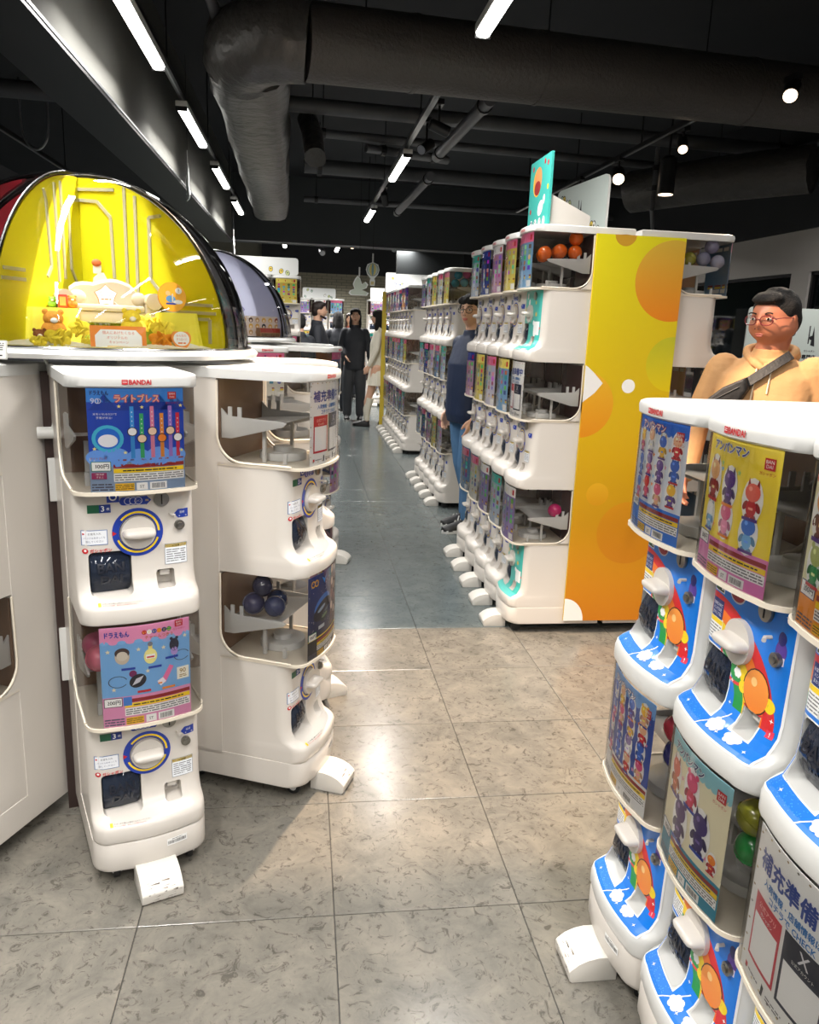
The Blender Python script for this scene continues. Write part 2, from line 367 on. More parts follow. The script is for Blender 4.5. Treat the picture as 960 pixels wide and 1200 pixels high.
def poster_charms():
    P = Print(); a = -PW/2; b = PW/2
    P.rect(a, 0, b, PH, (120, 175, 225)); P.L(1).rect(a, .222, b, PH, (232, 150, 190))
    for k in range(11): P.L(2).disc(a+.01+k*.0195, .222, .0098, (232, 150, 190) if k % 2 else (130, 185, 232), .005)
    def chain(x0, y0, r): P.L(3).ring(x0, y0, r, r+.0022, (60, 70, 95), 20, 330, 20, .7)
    chain(-.07, .12, .02); chain(.085, .165, .018)
    P.L(4).disc(-.058, .185, .017, (205, 190, 170), .02); P.L(5).disc(-.058, .195, .017, (70, 50, 45), .013); P.L(6).disc(-.058, .187, .013, (215, 205, 190), .012)
    P.L(4).disc(.008, .178, .016, (240, 232, 150), .02); P.L(4).rect(.003, .195, .013, .208, (240, 220, 120)); P.L(5).rect(-.003, .172, .019, .183, WHT); P.L(6).rect(-.001, .174, .017, .178, RED); P.L(5).disc(.008, .21, .006, (120, 120, 130))
    P.L(4).disc(.067, .197, .012, (40, 38, 60), .017); P.disc(.067, .18, .009, (180, 150, 215), .011); P.L(4).disc(.06, .214, .004, (40, 38, 60)); P.disc(.074, .214, .004, (40, 38, 60))
    P.L(5).disc(-.024, .118, .021, (36, 34, 44), .017, rot=.5); P.L(6).poly([(-.038, .107), (-.02, .114), (-.01, .13), (-.028, .124)], (205, 205, 215)); P.L(4).disc(-.035, .138, .009, (120, 30, 90))
    P.L(4).poly([(.03, .105), (.042, .1), (.064, .14), (.054, .146)], (240, 120, 170)); P.L(5).poly([(.022, .108), (.03, .094), (.044, .104), (.036, .116)], (245, 235, 240)); P.L(6).rect(.024, .1, .034, .104, ORG)
    P.L(4).rect(.072, .1, .103, .133, (240, 236, 220)); P.L(5).text('90', .087, .122, .012, (160, 130, 60)); P.fine(.078, .104, .098, .113, 2, (160, 130, 60), 3)
    for x, y, c in ((-.045, .152, BLU), (.018, .148, BLU), (.06, .165, BLU), (-.01, .088, RED), (.05, .086, ORG)): P.L(5).rect(x-.016, y-.003, x+.016, y+.003, c)
    for x, y in ((-.09, .2), (-.02, .2), (.04, .195), (-.08, .1), (.0, .14), (.095, .215)): P.L(4).star(x, y, .006, (235, 225, 190))
    P.L(5).text('ドラえもん', -.068, .243, .014, BLU, maxw=.055, bold=.04); 
    for i, (t, c) in enumerate(zip('いろいろミニ', (RED, WHT, BLU, ORG, NAVY, GRN))): P.L(4).disc(-.005+i*.012, .242, .006, c); P.L(5).text(t, -.005+i*.012, .242, .006, YEL)
    P.L(5).text('チャームつき 2', .03, .228, .009, (200, 100, 40), maxw=.07)
    P.L(5).rect(.07, .243, .09, .26, RED); P.L(6).text('BAN', .08, .255, .005, WHT); P.text('DAI', .08, .248, .005, WHT); P.text('ガシャポン', .08, .237, .006, RED, maxw=.034)
    bottom_band(P, a, b, 0, .08, (225, 150, 190), 5)
    pricebox(P, -.083, .066, '200円', BLK); P.L(4).rect(-.06, .055, -.04, .078, (70, 130, 210))
    return P
def poster_restock():
    P = Print(); a = -PW/2; b = PW/2
    P.rect(a, 0, b, PH, (243, 243, 240)); r = random.Random(5)
    for k in range(34):
        t = k/34; side = k % 4
        x, y = [(a+.006, PH*t), (b-.006, PH*t), (a+PW*t, PH-.007), (a+PW*t, .012)][side]
        P.L(1).disc(x, y, .0028, r.choice([(150, 120, 70), (110, 110, 100), (200, 180, 120)]), .0018, n=8)
    P.L(2).text('補充準備中', 0, .215, .034, (30, 66, 150), maxw=.178, bold=.035)
    P.L(2).text('入荷情報・店舗情報は', 0, .183, .013, (40, 120, 190), maxw=.165, bold=.03)
    P.L(2).text('コチラで CHECK', .006, .166, .012, (40, 120, 190), maxw=.13, bold=.03)
    P.L(2).rect(-.088, .04, -.008, .155, (205, 35, 60)); P.L(3).rect(-.083, .046, -.013, .122, WHT)
    P.L(3).text('公式アプリ', -.048, .141, .01, (255, 190, 190), maxw=.06); P.text('ガシャポン', -.048, .129, .007, WHT, maxw=.06)
    P.L(2).rect(.0, .036, .088, .158, (34, 40, 60)); P.L(3).rect(.006, .042, .082, .112, WHT); P.L(3).text('X', .044, .14, .02, (230, 230, 235)); P.text('公式アカウント', .044, .122, .006, WHT, maxw=.06)
    P.L(2).rect(-.09, .014, -.082, .022, RED); P.L(2).fine(-.078, .015, -.045, .021, 1, GRY, 4); P.poly([(-.035, .01), (-.029, .01), (-.027, .026), (-.033, .03)], BLK); P.fine(-.02, .012, .02, .022, 2, GRY, 6); P.poly([(.035, .01), (.043, .01), (.045, .026), (.037, .03)], BLK); P.fine(.05, .012, .085, .022, 2, BLK, 8)
    P.L(2).ring(.0, .0, 0, 0, GRY, n=3)
    return P
def poster_planet():
    P = Print(); a = -PW/2; b = PW/2
    P.rect(a, 0, b, PH, (16, 26, 66), (20, 50, 120)); r = random.Random(9)
    P.L(1).rect(.045, .07, b, PH, (120, 80, 70)); 
    for k in range(9): P.L(2).disc(.06+.03*(k % 2), .09+.02*k, .013, r.choice([(230, 190, 160), (180, 120, 110), (240, 210, 190), (90, 60, 80)]), n=12)
    P.L(2).disc(-.02, .16, .055, (60, 120, 200), .03, rot=.3); P.L(3).disc(-.02, .145, .06, (14, 20, 46), .028, rot=.3); P.L(4).disc(-.03, .15, .026, (150, 170, 190), .006, rot=.3); P.disc(0, .135, .03, (90, 110, 130), .006, rot=.3)
    P.L(4).disc(-.01, .12, .028, (30, 50, 60), .015, rot=.2); P.L(5).disc(-.01, .123, .02, (120, 150, 120), .005, rot=.2)
    P.L(4).ring(-.08, .238, .007, .011, (230, 170, 40)); P.ring(-.062, .238, .007, .011, (230, 170, 40)); P.L(4).poly([(-.03, .25), (-.012, .225), (.004, .252), (-.012, .24)], (60, 160, 240))
    for k in range(40): P.L(2).disc(r.uniform(a, .04), r.uniform(.08, .25), .0012, WHT, n=5)
    P.L(5).rect(-.05, .086, -.01, .097, (190, 200, 210))
    bottom_band(P, a, b, 0, .06, (26, 28, 40), 8); P.L(4).rect(a, .06, b, .064, YEL); pricebox(P, -.083, .072, '300円', GRN)
    return P
def poster_toys(base, top, band, title, items, tc=BLU, seed=0, big=None, out=WHT, price='200円'):
    P = Print(); a = -PW/2; b = PW/2; r = random.Random(seed)
    P.rect(a, 0, b, PH, base); P.L(1).rect(a, PH-.03, b, PH, top)
    for k in range(12): P.L(1).disc(a+.009+k*.0178, PH-.03, .009, top, .006, n=10)
    for k in range(16): P.L(1).star(r.uniform(a+.01, b-.01), r.uniform(.08, .22), .006, r.choice([YEL, PNK, SKY, ORG, (160, 210, 120)]))
    for i, (x, y, s, c1, c2) in enumerate(items):
        figurine(P, x, y, s, c1, c2, 4); P.L(7).rect(x-s*.5, y-s*1.05, x+s*.5, y-s*.9, r.choice([RED, BLU, PUR, ORG]))
    P.L(5).text(title, -.025, PH-.02, .017, tc, maxw=.125, outline=out, bold=.04)
    P.L(6).rect(.072, PH-.04, .094, PH-.02, RED); P.L(7).text('BAN', .083, PH-.026, .006, WHT); P.text('DAI', .083, PH-.034, .006, WHT); P.L(6).text('ガシャポン', .08, PH-.047, .0065, RED, maxw=.04)
    bottom_band(P, a, b, 0, .07, band, seed+1); pricebox(P, -.083, .062, price, NAVY)
    return P
def grid_items(cols, rows, s, pal, seed, y0=.1, y1=.2):
    r = random.Random(seed); out = []
    for j in range(rows):
        for i in range(cols):
            c1 = r.choice(pal); c2 = r.choice(pal)
            out.append((-.075+.15*i/max(1, cols-1)+r.uniform(-.004, .004), y0+(y1-y0)*j/max(1, rows-1)+.008*(i % 2), s, c1, c2))
    return out
KID = [(240, 190, 150), (60, 110, 205), (220, 50, 60), (110, 80, 160), (225, 90, 140), (235, 235, 240), (250, 200, 60)]
def restock2(): return poster_restock()
def generic_poster(k):
    r = random.Random(100+k)
    bases = [(150, 195, 232), (225, 222, 235), (240, 225, 120), (215, 170, 205), (60, 90, 170), (200, 215, 235), (170, 150, 210), (235, 235, 225), (120, 160, 200), (240, 180, 140)]
    base = bases[k % 10]; top = r.choice([BLU, (230, 120, 160), (90, 60, 140), (245, 230, 120), TUR, WHT])
    P = Print(); a = -PW/2; b = PW/2
    P.rect(a, 0, b, PH, base, tuple(max(0, q-40) for q in base)); P.L(1).rect(a, .215, b, PH, top)
    for j in range(5):
        for i in range(4):
            x = -.075+.05*i; y = .095+.025*j; c = tuple(r.randint(40, 245) for _ in range(3))
            if r.random() < .5: P.L(2).disc(x, y, r.uniform(.009, .016), c, n=8)
            else: P.L(2).rect(x-.012, y-.01, x+.012, y+.01, c, d=.1)
    P.L(2).rect(-.08, .228, .06, .246, r.choice([WHT, NAVY, RED, YEL]), d=.1); P.rect(.072, .225, .095, .25, RED, d=.1)
    P.rect(a+.004, .055, b-.004, .062, (150, 40, 40), d=.1); P.rect(a+.004, .044, b-.004, .053, YEL, d=.1); P.rect(a+.004, .02, b-.05, .04, WHT, d=.1); P.rect(b-.045, .006, b-.006, .036, WHT, d=.1)
    return P

# ---------------------------------------------------------------- capsule machine geometry
HW, DEP, WIN, ZB, PIT = .145, .475, .29, .13, .595
def outline(hw, yf, r, yb, bulge=.012, n=7, nf=8):
    """left back -> front -> right back, seen from above, front = -Y"""
    pts = [(-hw, yb)]
    yc = yf+bulge
    for k in range(n+1):
        a = PI+PI/2*k/n; pts.append((-hw+r+r*math.cos(a), yc+r+r*math.sin(a)))
    w0 = hw-r
    for k in range(1, nf):
        x = -w0+2*w0*k/nf; pts.append((x, yf+bulge*(x/w0)**2))
    for k in range(n+1):
        a = 1.5*PI+PI/2*k/n; pts.append((hw-r+r*math.cos(a), yc+r+r*math.sin(a)))
    pts.append((hw, yb)); return pts
PR = [(0, .010), (.004, .003), (.012, 0), (.038, 0), (.048, .004), (.056, .014), (.066, .034), (.080, .050), (.096, .058), (.12, .061), (.322, .064)]
def lathe_front(prof, hw, r, yb, z0, bulge=.012):
    return [[(x, y, z0+dz) for x, y in outline(hw, yf, r, yb, bulge*(1 if yf < .05 else .35))] for dz, yf in prof]
def prof_y(dz):
    for (a, ya), (b, yb) in zip(PR, PR[1:]):
        if a <= dz <= b: return ya+(yb-ya)*(dz-a)/(b-a)
    return PR[-1][1]
# arc length over the front profile from the ledge's top edge up
AP = [(.038, 0)]+[p for p in PR if p[0] > .038]; AS = [0]
for (a, ya), (b, yb) in zip(AP, AP[1:]): AS.append(AS[-1]+math.hypot(b-a, yb-ya))
STOT = AS[-1]
def arc(s):
    s = min(max(s, 0), STOT-1e-6)
    for i in range(len(AS)-1):
        if AS[i] <= s <= AS[i+1]:
            t = (s-AS[i])/(AS[i+1]-AS[i]); (a, ya), (b, yb) = AP[i], AP[i+1]
            dz = a+(b-a)*t; y = ya+(yb-ya)*t; L_ = math.hypot(b-a, yb-ya); return dz, y, -(b-a)/L_, (yb-ya)/L_   # normal (ny,nz)
def fy(x, yf, hw, r, bu):
    w0 = hw-r; ax = abs(x)
    if ax <= w0: return yf+bu*(ax/w0)**2
    return yf+bu+r-math.sqrt(max(0, r*r-min(r, ax-w0)**2))
def front_y(x, dz):
    """depth of the housing front at height dz"""
    for (a, ya), (b, yb) in zip(PR, PR[1:]):
        if a <= dz <= b:
            f0 = fy(x, ya, HW-.002, .045, .012*(1 if ya < .05 else .35)); f1 = fy(x, yb, HW-.002, .045, .012*(1 if yb < .05 else .35)); return f0+(f1-f0)*(dz-a)/(b-a)
    return fy(x, PR[-1][1], HW-.002, .045, .0042)
def map_panel(x, s, l):
    dz, y, ny, nz = arc(s); return (x, front_y(x, dz)+ny*(l+.0008), dz+nz*(l+.0008))
def S_of(dz):   # dz on the flat part -> s
    return STOT-(.322-dz)
def map_flat(x, z, l): return (x, front_y(x, z)-l-.0006, z)
def map_poster(x, y, l):
    return (x, fy(x, .004, HW-.003, .045, .012)+.0035-l, y)
MESH = {}
def boolean_cut(me, cutters):
    o = bpy.data.objects.new('tmp', me); C.objects.link(o); cs = []
    for c in cutters:
        co = bpy.data.objects.new('cut', c); C.objects.link(co); cs.append(co)
        md = o.modifiers.new('b', 'BOOLEAN'); md.operation = 'DIFFERENCE'; md.object = co; md.solver = 'EXACT'
    r = evald(o)
    for co in cs: bpy.data.objects.remove(co)
    bpy.data.objects.remove(o)
    for p in r.polygons: p.use_smooth = True
    r.set_sharp_from_angle(angle=math.radians(35)); return r
def make_housing(mt):
    b = MB(); b.loft(lathe_front(PR, HW-.002, .045, WIN+.02, 0)); me = b.mesh('housing', [mt], smooth=True)
    def rounded(x0, x1, z0, z1, r, n=4):
        pts = []
        for cxx, czz, a0 in ((x1-r, z0+r, -90), (x1-r, z1-r, 0), (x0+r, z1-r, 90), (x0+r, z0+r, 180)):
            for k in range(n+1): a = math.radians(a0+90*k/n); pts.append((cxx+r*math.cos(a), czz+r*math.sin(a)))
        return pts
    c1 = MB(); c1.prism(rounded(-.115, -.018, .066, .172, .012), 'y', -.02, .112)
    c2 = MB(); c2.prism(rounded(.04, .084, .07, .114, .006), 'y', -.02, .1)
    me2 = boolean_cut(me, [c1.mesh('c'), c2.mesh('c')]); me2.name = 'housing'; return me2
def decal_white(P=None):
    P = P or Print()
    P.L(1).ring(-.0, .215, .044, .060, BLU, n=40); P.L(2).ring(0, .215, .047, .052, YEL, 0, 140, 24); P.ring(0, .215, .047, .052, YEL, 200, 340, 24); P.L(2).ring(0, .215, .042, .0435, BLK, n=40)
    P.L(3).poly([(-.059, .209), (-.059, .221), (-.049, .215)], RED)
    P.L(1).rect(-.068, .292, -.04, .318, BLU); P.L(2).ring(-.054, .305, .006, .009, WHT, n=18)
    P.L(1).rect(-.112, .268, -.06, .288, (20, 90, 60)); P.L(2).rect(-.086, .268, -.06, .288, (20, 50, 130)); P.L(3).text('3', -.078, .278, .013, WHT); P.text('枚', -.066, .277, .007, WHT)
    P.L(1).rect(-.03, .283, .022, .303, BLU); P.poly([(.022, .281), (.034, .293), (.022, .305)], BLU); P.disc(-.03, .293, .01, BLU)
    for k in range(3): P.L(2+k).disc(-.02+k*.012, .293, .009, WHT, n=16); P.L(2.5+k).disc(-.02+k*.012, .293, .0078, BLU, n=16)
    P.L(5).text('コイン', .004, .293, .0055, WHT, maxw=.012); P.text('IN', .024, .293, .005, YEL)
    P.L(1).rect(.098, .242, .124, .264, BLU); P.poly([(.098, .242), (.098, .264), (.088, .253)], BLU); P.L(2).text('返却', .108, .256, .006, WHT, maxw=.018); P.rect(.1, .245, .12, .248, (200, 200, 210))
    P.L(1).rect(-.128, .19, -.07, .227, (70, 110, 170)); P.L(2).rect(-.1265, .1915, -.0715, .2255, (240, 243, 248)); P.L(3).text('お金を入れ', -.099, .218, .0055, BLK, maxw=.04); P.text('ハンドルをゆっくり', -.099, .208, .005, NAVY, maxw=.046); P.text('回してください', -.099, .199, .005, NAVY, maxw=.046); P.poly([(-.125, .215), (-.125, .221), (-.12, .218)], RED)
    P.L(1).disc(-.121, .176, .0065, RED, n=16); P.L(2).disc(-.121, .177, .003, WHT, n=10); P.L(1).text('ガシャポン', -.111, .176, .0095, RED, 'l', maxw=.052, bold=.03)
    P.L(1).rect(.062, .125, .118, .178, (110, 120, 140)); P.L(2).rect(.063, .126, .117, .177, (236, 240, 244)); P.rect(.063, .168, .117, .177, (240, 205, 50)); P.L(3).text('ご注意', .09, .1725, .006, BLK, maxw=.03); P.fine(.066, .13, .114, .165, 6, GRY, 4, .4)
    return P
def decal_ledge():
    P = Print(); P.L(1).rect(-.105, .013, -.098, .024, YEL); P.L(2).text('i', -.1015, .0185, .007, BLK)
    P.L(1).text('小さいお子様には絶対に与えないでください。', -.095, .021, .0042, BLK, 'l', maxw=.095); P.text('カプセルの誤飲、窒息などの危険があります。', -.095, .015, .0036, (190, 70, 70), 'l', maxw=.09)
    return P
RH = ((-.117, S_of(.12)-.062, -.016, S_of(.172)), (.038, S_of(.12)-.058, .086, S_of(.114)))
def decal_blue():
    P = Print(); B_ = (18, 122, 224)
    P.rect(-.128, .012, .128, STOT-.003, WHT, holes=RH, d=.015)
    P.L(1).rect(-.1245, .0155, .1245, STOT-.003, B_, holes=tuple((h[0]-.003, h[1]-.003, h[2]+.003, h[3]+.003) for h in RH), d=.015)
    # rainbow arcs sweeping down to the right
    cs = [(214, 40, 44), (240, 120, 30), (250, 215, 30), (30, 150, 70)]
    cxr, cyr = -.105, S_of(.095)
    for i, c in enumerate(cs): P.L(2+.2*i).ring(cxr, cyr, .222-.027*i-.027, .222-.027*i, c, 1, 98, 40, .8)
    P.L(4).rect(-.118, S_of(.182), -.066, S_of(.228), WHT); P.L(5).rect(-.113, S_of(.226), -.07, S_of(.262), NAVY); P.L(6).text('お金を入れて', -.0915, S_of(.252), .0065, WHT, maxw=.036); P.text('ハンドルを', -.0915, S_of(.243), .0065, WHT, maxw=.03); P.text('まわしてね', -.0915, S_of(.234), .0065, WHT, maxw=.03)
    P.L(5).rect(-.117, S_of(.216), -.067, S_of(.225), YEL); P.fine(-.115, S_of(.184), -.069, S_of(.214), 5, GRY, 3, .4)
    P.L(3).rect(-.115, S_of(.275), -.075, S_of(.3), (230, 235, 240)); P.L(4).rect(-.112, S_of(.277), -.078, S_of(.298), (15, 60, 35)); P.L(5).disc(-.1, S_of(.288), .007, (30, 160, 70)); P.text('2', -.084, S_of(.287), .012, WHT)
    P.L(3).disc(-.03, S_of(.292), .026, (190, 190, 200), .018); P.L(4).disc(-.03, S_of(.292), .023, (150, 20, 40), .015); P.L(5).text('コイン', -.03, S_of(.292), .009, WHT, maxw=.03)
    # plain round badge with gloves-yellow lobes: a generic orange disc
    P.L(5).disc(.062, S_of(.15), .036, (60, 30, 20), .040); P.L(6).disc(.062, S_of(.15), .0335, (238, 130, 40), .0375, c2=(250, 160, 70))
    P.L(7).disc(.055, S_of(.165), .008, (255, 205, 130)); P.L(5).disc(.1, S_of(.142), .013, (250, 215, 30)); P.disc(.026, S_of(.142), .011, (250, 215, 30)); P.L(4.5).poly([(.035, S_of(.118)), (.09, S_of(.118)), (.062, S_of(.1))], (200, 40, 50))
    P.L(3).disc(.104, S_of(.24), .012, (90, 60, 150), .02); P.L(4).disc(.104, S_of(.262), .009, (40, 40, 110), .012); P.L(4).rect(.095, S_of(.218), .114, S_of(.232), (235, 225, 245))
    def cloud(x, y, r):
        P.L(4).disc(x, y, r*.75, WHT, n=14)
        for k in range(6): P.L(4.1+.1*k).disc(x+r*.62*math.cos(k*PI/3), y+r*.5*math.sin(k*PI/3), r*.42, WHT, n=10)
    cloud(.012, .040, .019); cloud(.062, .040, .018); cloud(.006, S_of(.16), .011)
    P.L(4).ring(0, S_of(.2), .058, .064, (230, 60, 70), 200, 330, 16); P.L(3).rect(-.128, .0, -.128, .0, WHT)
    P.L(5).rect(.106, S_of(.09), .12, S_of(.104), (230, 60, 90)); P.L(6).text('!', .113, S_of(.097), .009, WHT)
    for x, s in ((-.06, S_of(.31)), (.03, S_of(.30)), (.11, S_of(.3)), (-.006, S_of(.14)), (.0, S_of(.10)), (.11, S_of(.12)), (.03, .03), (.1, .03), (-.09, .03)): P.L(6).star(x, s, .005, WHT, 4, .3)
    r = random.Random(2)
    for k in range(90):
        x, s = r.uniform(-.12, -.02), r.uniform(.018, .06); P.L(2).disc(x, s, .001, (90, 170, 245), n=4)
    P.L(3).poly([(-.022, .0155), (-.019, .0155), (.02, .075), (.017, .075)], WHT)
    return P
def decal_teal():
    P = Print(); P.rect(-.126, .014, .126, STOT-.003, (70, 180, 170), holes=RH, d=.03); r = random.Random(4)
    for k in range(16): P.L(1+.1*k).disc(r.uniform(-.115, .115), r.uniform(.1, .3), r.uniform(.006, .016), r.choice([(40, 130, 120), RED, WHT, (40, 90, 90), (230, 190, 60)]), n=10)
    P.L(3).rect(.06, S_of(.12), .12, S_of(.18), WHT)
    return P
def build_common():
    M = MESH
    M['housing'] = make_housing(WHITE); M['housing_cool'] = M['housing'].copy(); M['housing_cool'].materials.clear(); M['housing_cool'].materials.append(WHITE2)
    M['sticker_white'] = decal_white().mesh('sticker_sheet', map_flat)
    M['sticker_ledge'] = decal_ledge().mesh('ledge_notice', map_panel)
    XC = [q*.001 for q in (-126, -122, -118, -114, -110, -106, -102, -98, -80, -60, -40, -20, 0, 20, 40, 60, 80, 98, 102, 106, 110, 114, 118, 122, 126)]+[RH[0][0], RH[0][2], RH[1][0], RH[1][2]]
    YC_ = [.006*k for k in range(1, 20)]+AS[1:-1]+[RH[0][1], RH[0][3], RH[1][1], RH[1][3]]
    M['sticker_blue'] = decal_blue().mesh('sticker_sheet', map_panel, cuts=(XC, YC_), holes=RH)
    M['sticker_teal'] = decal_teal().mesh('sticker_sheet', map_panel, cuts=(XC, YC_), holes=RH)
    b = MB(); yk = .062
    b.cyl((0, yk, .215), (0, yk-.010, .215), .0405, 32)
    rings = []
    for t, sx, sz in ((0, .039, .013), (.008, .039, .012), (.022, .037, .010), (.029, .033, .008), (.032, .026, .004)):
        rings.append([(sx*math.copysign(abs(math.cos(a))**.55, math.cos(a)), yk-.009-t, .215+sz*math.copysign(abs(math.sin(a))**.8, math.sin(a))) for a in [2*PI*k/24 for k in range(24)]])
    b.loft(rings); M['dial'] = b.mesh('dial', [WHITE], smooth=True)
    b = MB(); M_rings = []
    # curved smoked flap in the capsule opening
    for k in range(9):
        t = k/8; z = .067+.102*t; y = .082-.022*math.sin(PI*t)*.9-.004*t
        M_rings.append([(-.112, y+.004, z), (-.106, y, z), (-.0665, y-.003, z), (-.027, y, z), (-.021, y+.004, z), (-.021, y+.012, z), (-.112, y+.012, z)])
    b.loft(M_rings); M['door'] = b.mesh('capsule_door', [SMOKE], smooth=True)
    P = Print(); P.text('BAN', -.0665, .133, .022, (26, 30, 42), maxw=.066, bold=.03); P.text('DAI', -.0665, .103, .022, (26, 30, 42), maxw=.06, bold=.03)
    M['doortext'] = P.mesh('door_lettering', lambda x, z, l: (x, .082-.0198*math.sin(PI*(z-.067)/.102)-.004*(z-.067)/.102-.0042-l, z), cuts=([-.1+.01*k_ for k_ in range(8)], [.07+.008*k_ for k_ in range(12)]))
    b = MB(); b.cyl((.058, .066, .293), (.058, .058, .293), .0185, 24); M['coin'] = b.mesh('coin_slot', [METAL], bevel=.0015)
    b = MB(); b.box(.0565, .0595, .0570, .0582, .281, .305); M['slot'] = b.mesh('slot_opening', [RUBBER])
    b = MB(); b.cyl((.1, .068, .225), (.1, .058, .225), .0125, 18); b.cyl((.1, .058, .225), (.1, .054, .225), .0075, 14); M['lock'] = b.mesh('lock', [METAL], bevel=.001)
    b = MB(); b.tube([(.078, .066, .255), (.078, .052, .255), (.086, .046, .253)], [.0035, .0035, .004], 8); M['lever'] = b.mesh('return_lever', [WHITE], smooth=True)
    b = MB(); b.prism([(.066, .112), (.098, .112), (.098, .06), (.085, .064), (.078, .085)], 'x', .042, .082) if 0 else None
    b.box(.05, .074, .07, .098, .096, .11); M['return'] = b.mesh('coin_chute', [WHITE], bevel=.003)
    # dispenser: clear shell on three sides, rounded lower rear corner
    def shell(hh):
        b = MB(); o = outline(HW-.003, .004, .045, WIN, .012)
        zs = [0.004, hh]; n = len(o); vs = [(x, y, z) for z in zs for x, y in o]
        b.add(vs, [(i, i+1, n+i+1, n+i) for i in range(n-1)]); return b.mesh('dispenser_window', [CLEAR], smooth=True, fix=False, angle=60)
    M['shell'] = shell(.27); M['shell_top'] = shell(.243)
    def rim(hh):
        b = MB(); o = outline(HW, .001, .046, WIN, .012)
        b.loft([[(x, y, z) for x, y in o] for z in (-.002, .007)])                        # floor pan
        # cream edging that follows the window's lower rear curve
        for s in (-1, 1):
            X = s*(HW-.001); r = .08; pts = [(X, WIN-.002, hh-.004)]+[(X, WIN-r+r*math.cos(-a), .008+r+r*math.sin(-a)) for a in [PI/2*k/8 for k in range(9)]]+[(X, .06, .008)]
            b.tube(pts, .0035, 6)
        return b.mesh('window_rim', [CREAM], smooth=True)
    M['rim'] = rim(.27); M['rim_top'] = rim(.243)
    for s_ in (-1, 1):
        b = MB(); r = .08; poly = [(WIN+.001, 0), (WIN+.001, r)]+[(WIN-r+r*math.cos(a), r-r*math.sin(a)) for a in [PI/2*k/8 for k in range(9)]]
        b.prism(poly, 'x', s_*(HW-.007), s_*HW); M['fillet%d' % s_] = b.mesh('window_corner', [WHITE], smooth=True)
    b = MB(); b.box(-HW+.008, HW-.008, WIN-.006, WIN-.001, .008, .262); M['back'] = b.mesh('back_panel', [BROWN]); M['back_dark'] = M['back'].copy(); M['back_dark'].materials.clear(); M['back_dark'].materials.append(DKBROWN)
    b = MB()
    for s in (-1, 1):
        b.prism([(.283, .16), (.283, .075), (.25, .075), (.09, .118), (.08, .128), (.09, .132), (.2, .136), (.22, .136), (.22, .165), (.232, .165), (.232, .138), (.25, .138), (.25, .165), (.262, .165), (.262, .14)], 'x', s*(HW-.014), s*(HW-.02))
    b.add([(-HW+.02, .28, .11), (HW-.02, .28, .11), (HW-.02, .1, .126), (-HW+.02, .1, .126)], [(0, 1, 2, 3)])
    b.box(-.1, -.09, .16, .17, .008, .105); b.box(.09, .1, .16, .17, .008, .105); b.box(-.11, -.10, .09, .10, .008, .04); b.box(.1, .11, .09, .10, .008, .04)
    b.cyl((0, .15, .008), (0, .15, .03), .07, 20); b.cyl((0, .15, .03), (0, .15, .045), .03, 12)
    M['chute'] = b.mesh('chute', [WHITE2], bevel=.001)
    # foot
    b = MB(); poly = [(.06, 0), (-.046, 0), (-.052, .004), (-.055, .028), (-.051, .034), (-.034, .048), (-.012, .058), (.012, .063), (.06, .063)]
    b.prism(poly, 'x', -.052, .052); M['foot'] = b.mesh('floor_foot', [WDIRTY], bevel=.003)
    P = Print(); r = random.Random(3)
    for k in range(22):
        x = r.uniform(-.045, .035); z = r.choice([.006, .012, .02, .026, .03]); ww = r.uniform(.004, .018)
        P.poly([(x, z), (x+ww, z+r.uniform(-.003, .003)), (x+ww, z+r.uniform(.001, .002))], r.choice([(60, 50, 45), (120, 105, 90), (90, 80, 72)]))
    M['scuff'] = P.mesh('scuff_marks', lambda x, z, l: (x, -.0525-(z-.004)/.024*.003 - l-.0004 if z < .028 else -.0555-l, z), PRINTM)
    P = Print()
    for k in range(14):
        x = r.uniform(-.045, .03); t = r.uniform(.02, .95); ww = r.uniform(.004, .03)
        P.poly([(x, t), (x+ww, t+r.uniform(-.15, .15)), (x+ww, t+r.uniform(.02, .08))], r.choice([(70, 60, 55), (140, 125, 110)]))
    M['scuff_top'] = P.mesh('scuff_marks', lambda x, t, l: (x, -.051+.017*t, .034+.014*t+l+.0012), PRINTM)
    b = MB(); b.cyl((-.008, 0, .024), (.008, 0, .024), .024, 20); M['wheel'] = b.mesh('caster', [RUBBER], bevel=.003)
    b = MB(); b.cyl((-.0095, 0, .024), (.0095, 0, .024), .012, 14); b.prism([(-.014, .02), (.014, .02), (.02, .05), (-.02, .05)], 'x', .010, .014); M['hub'] = b.mesh('caster_hub', [WHITE2])
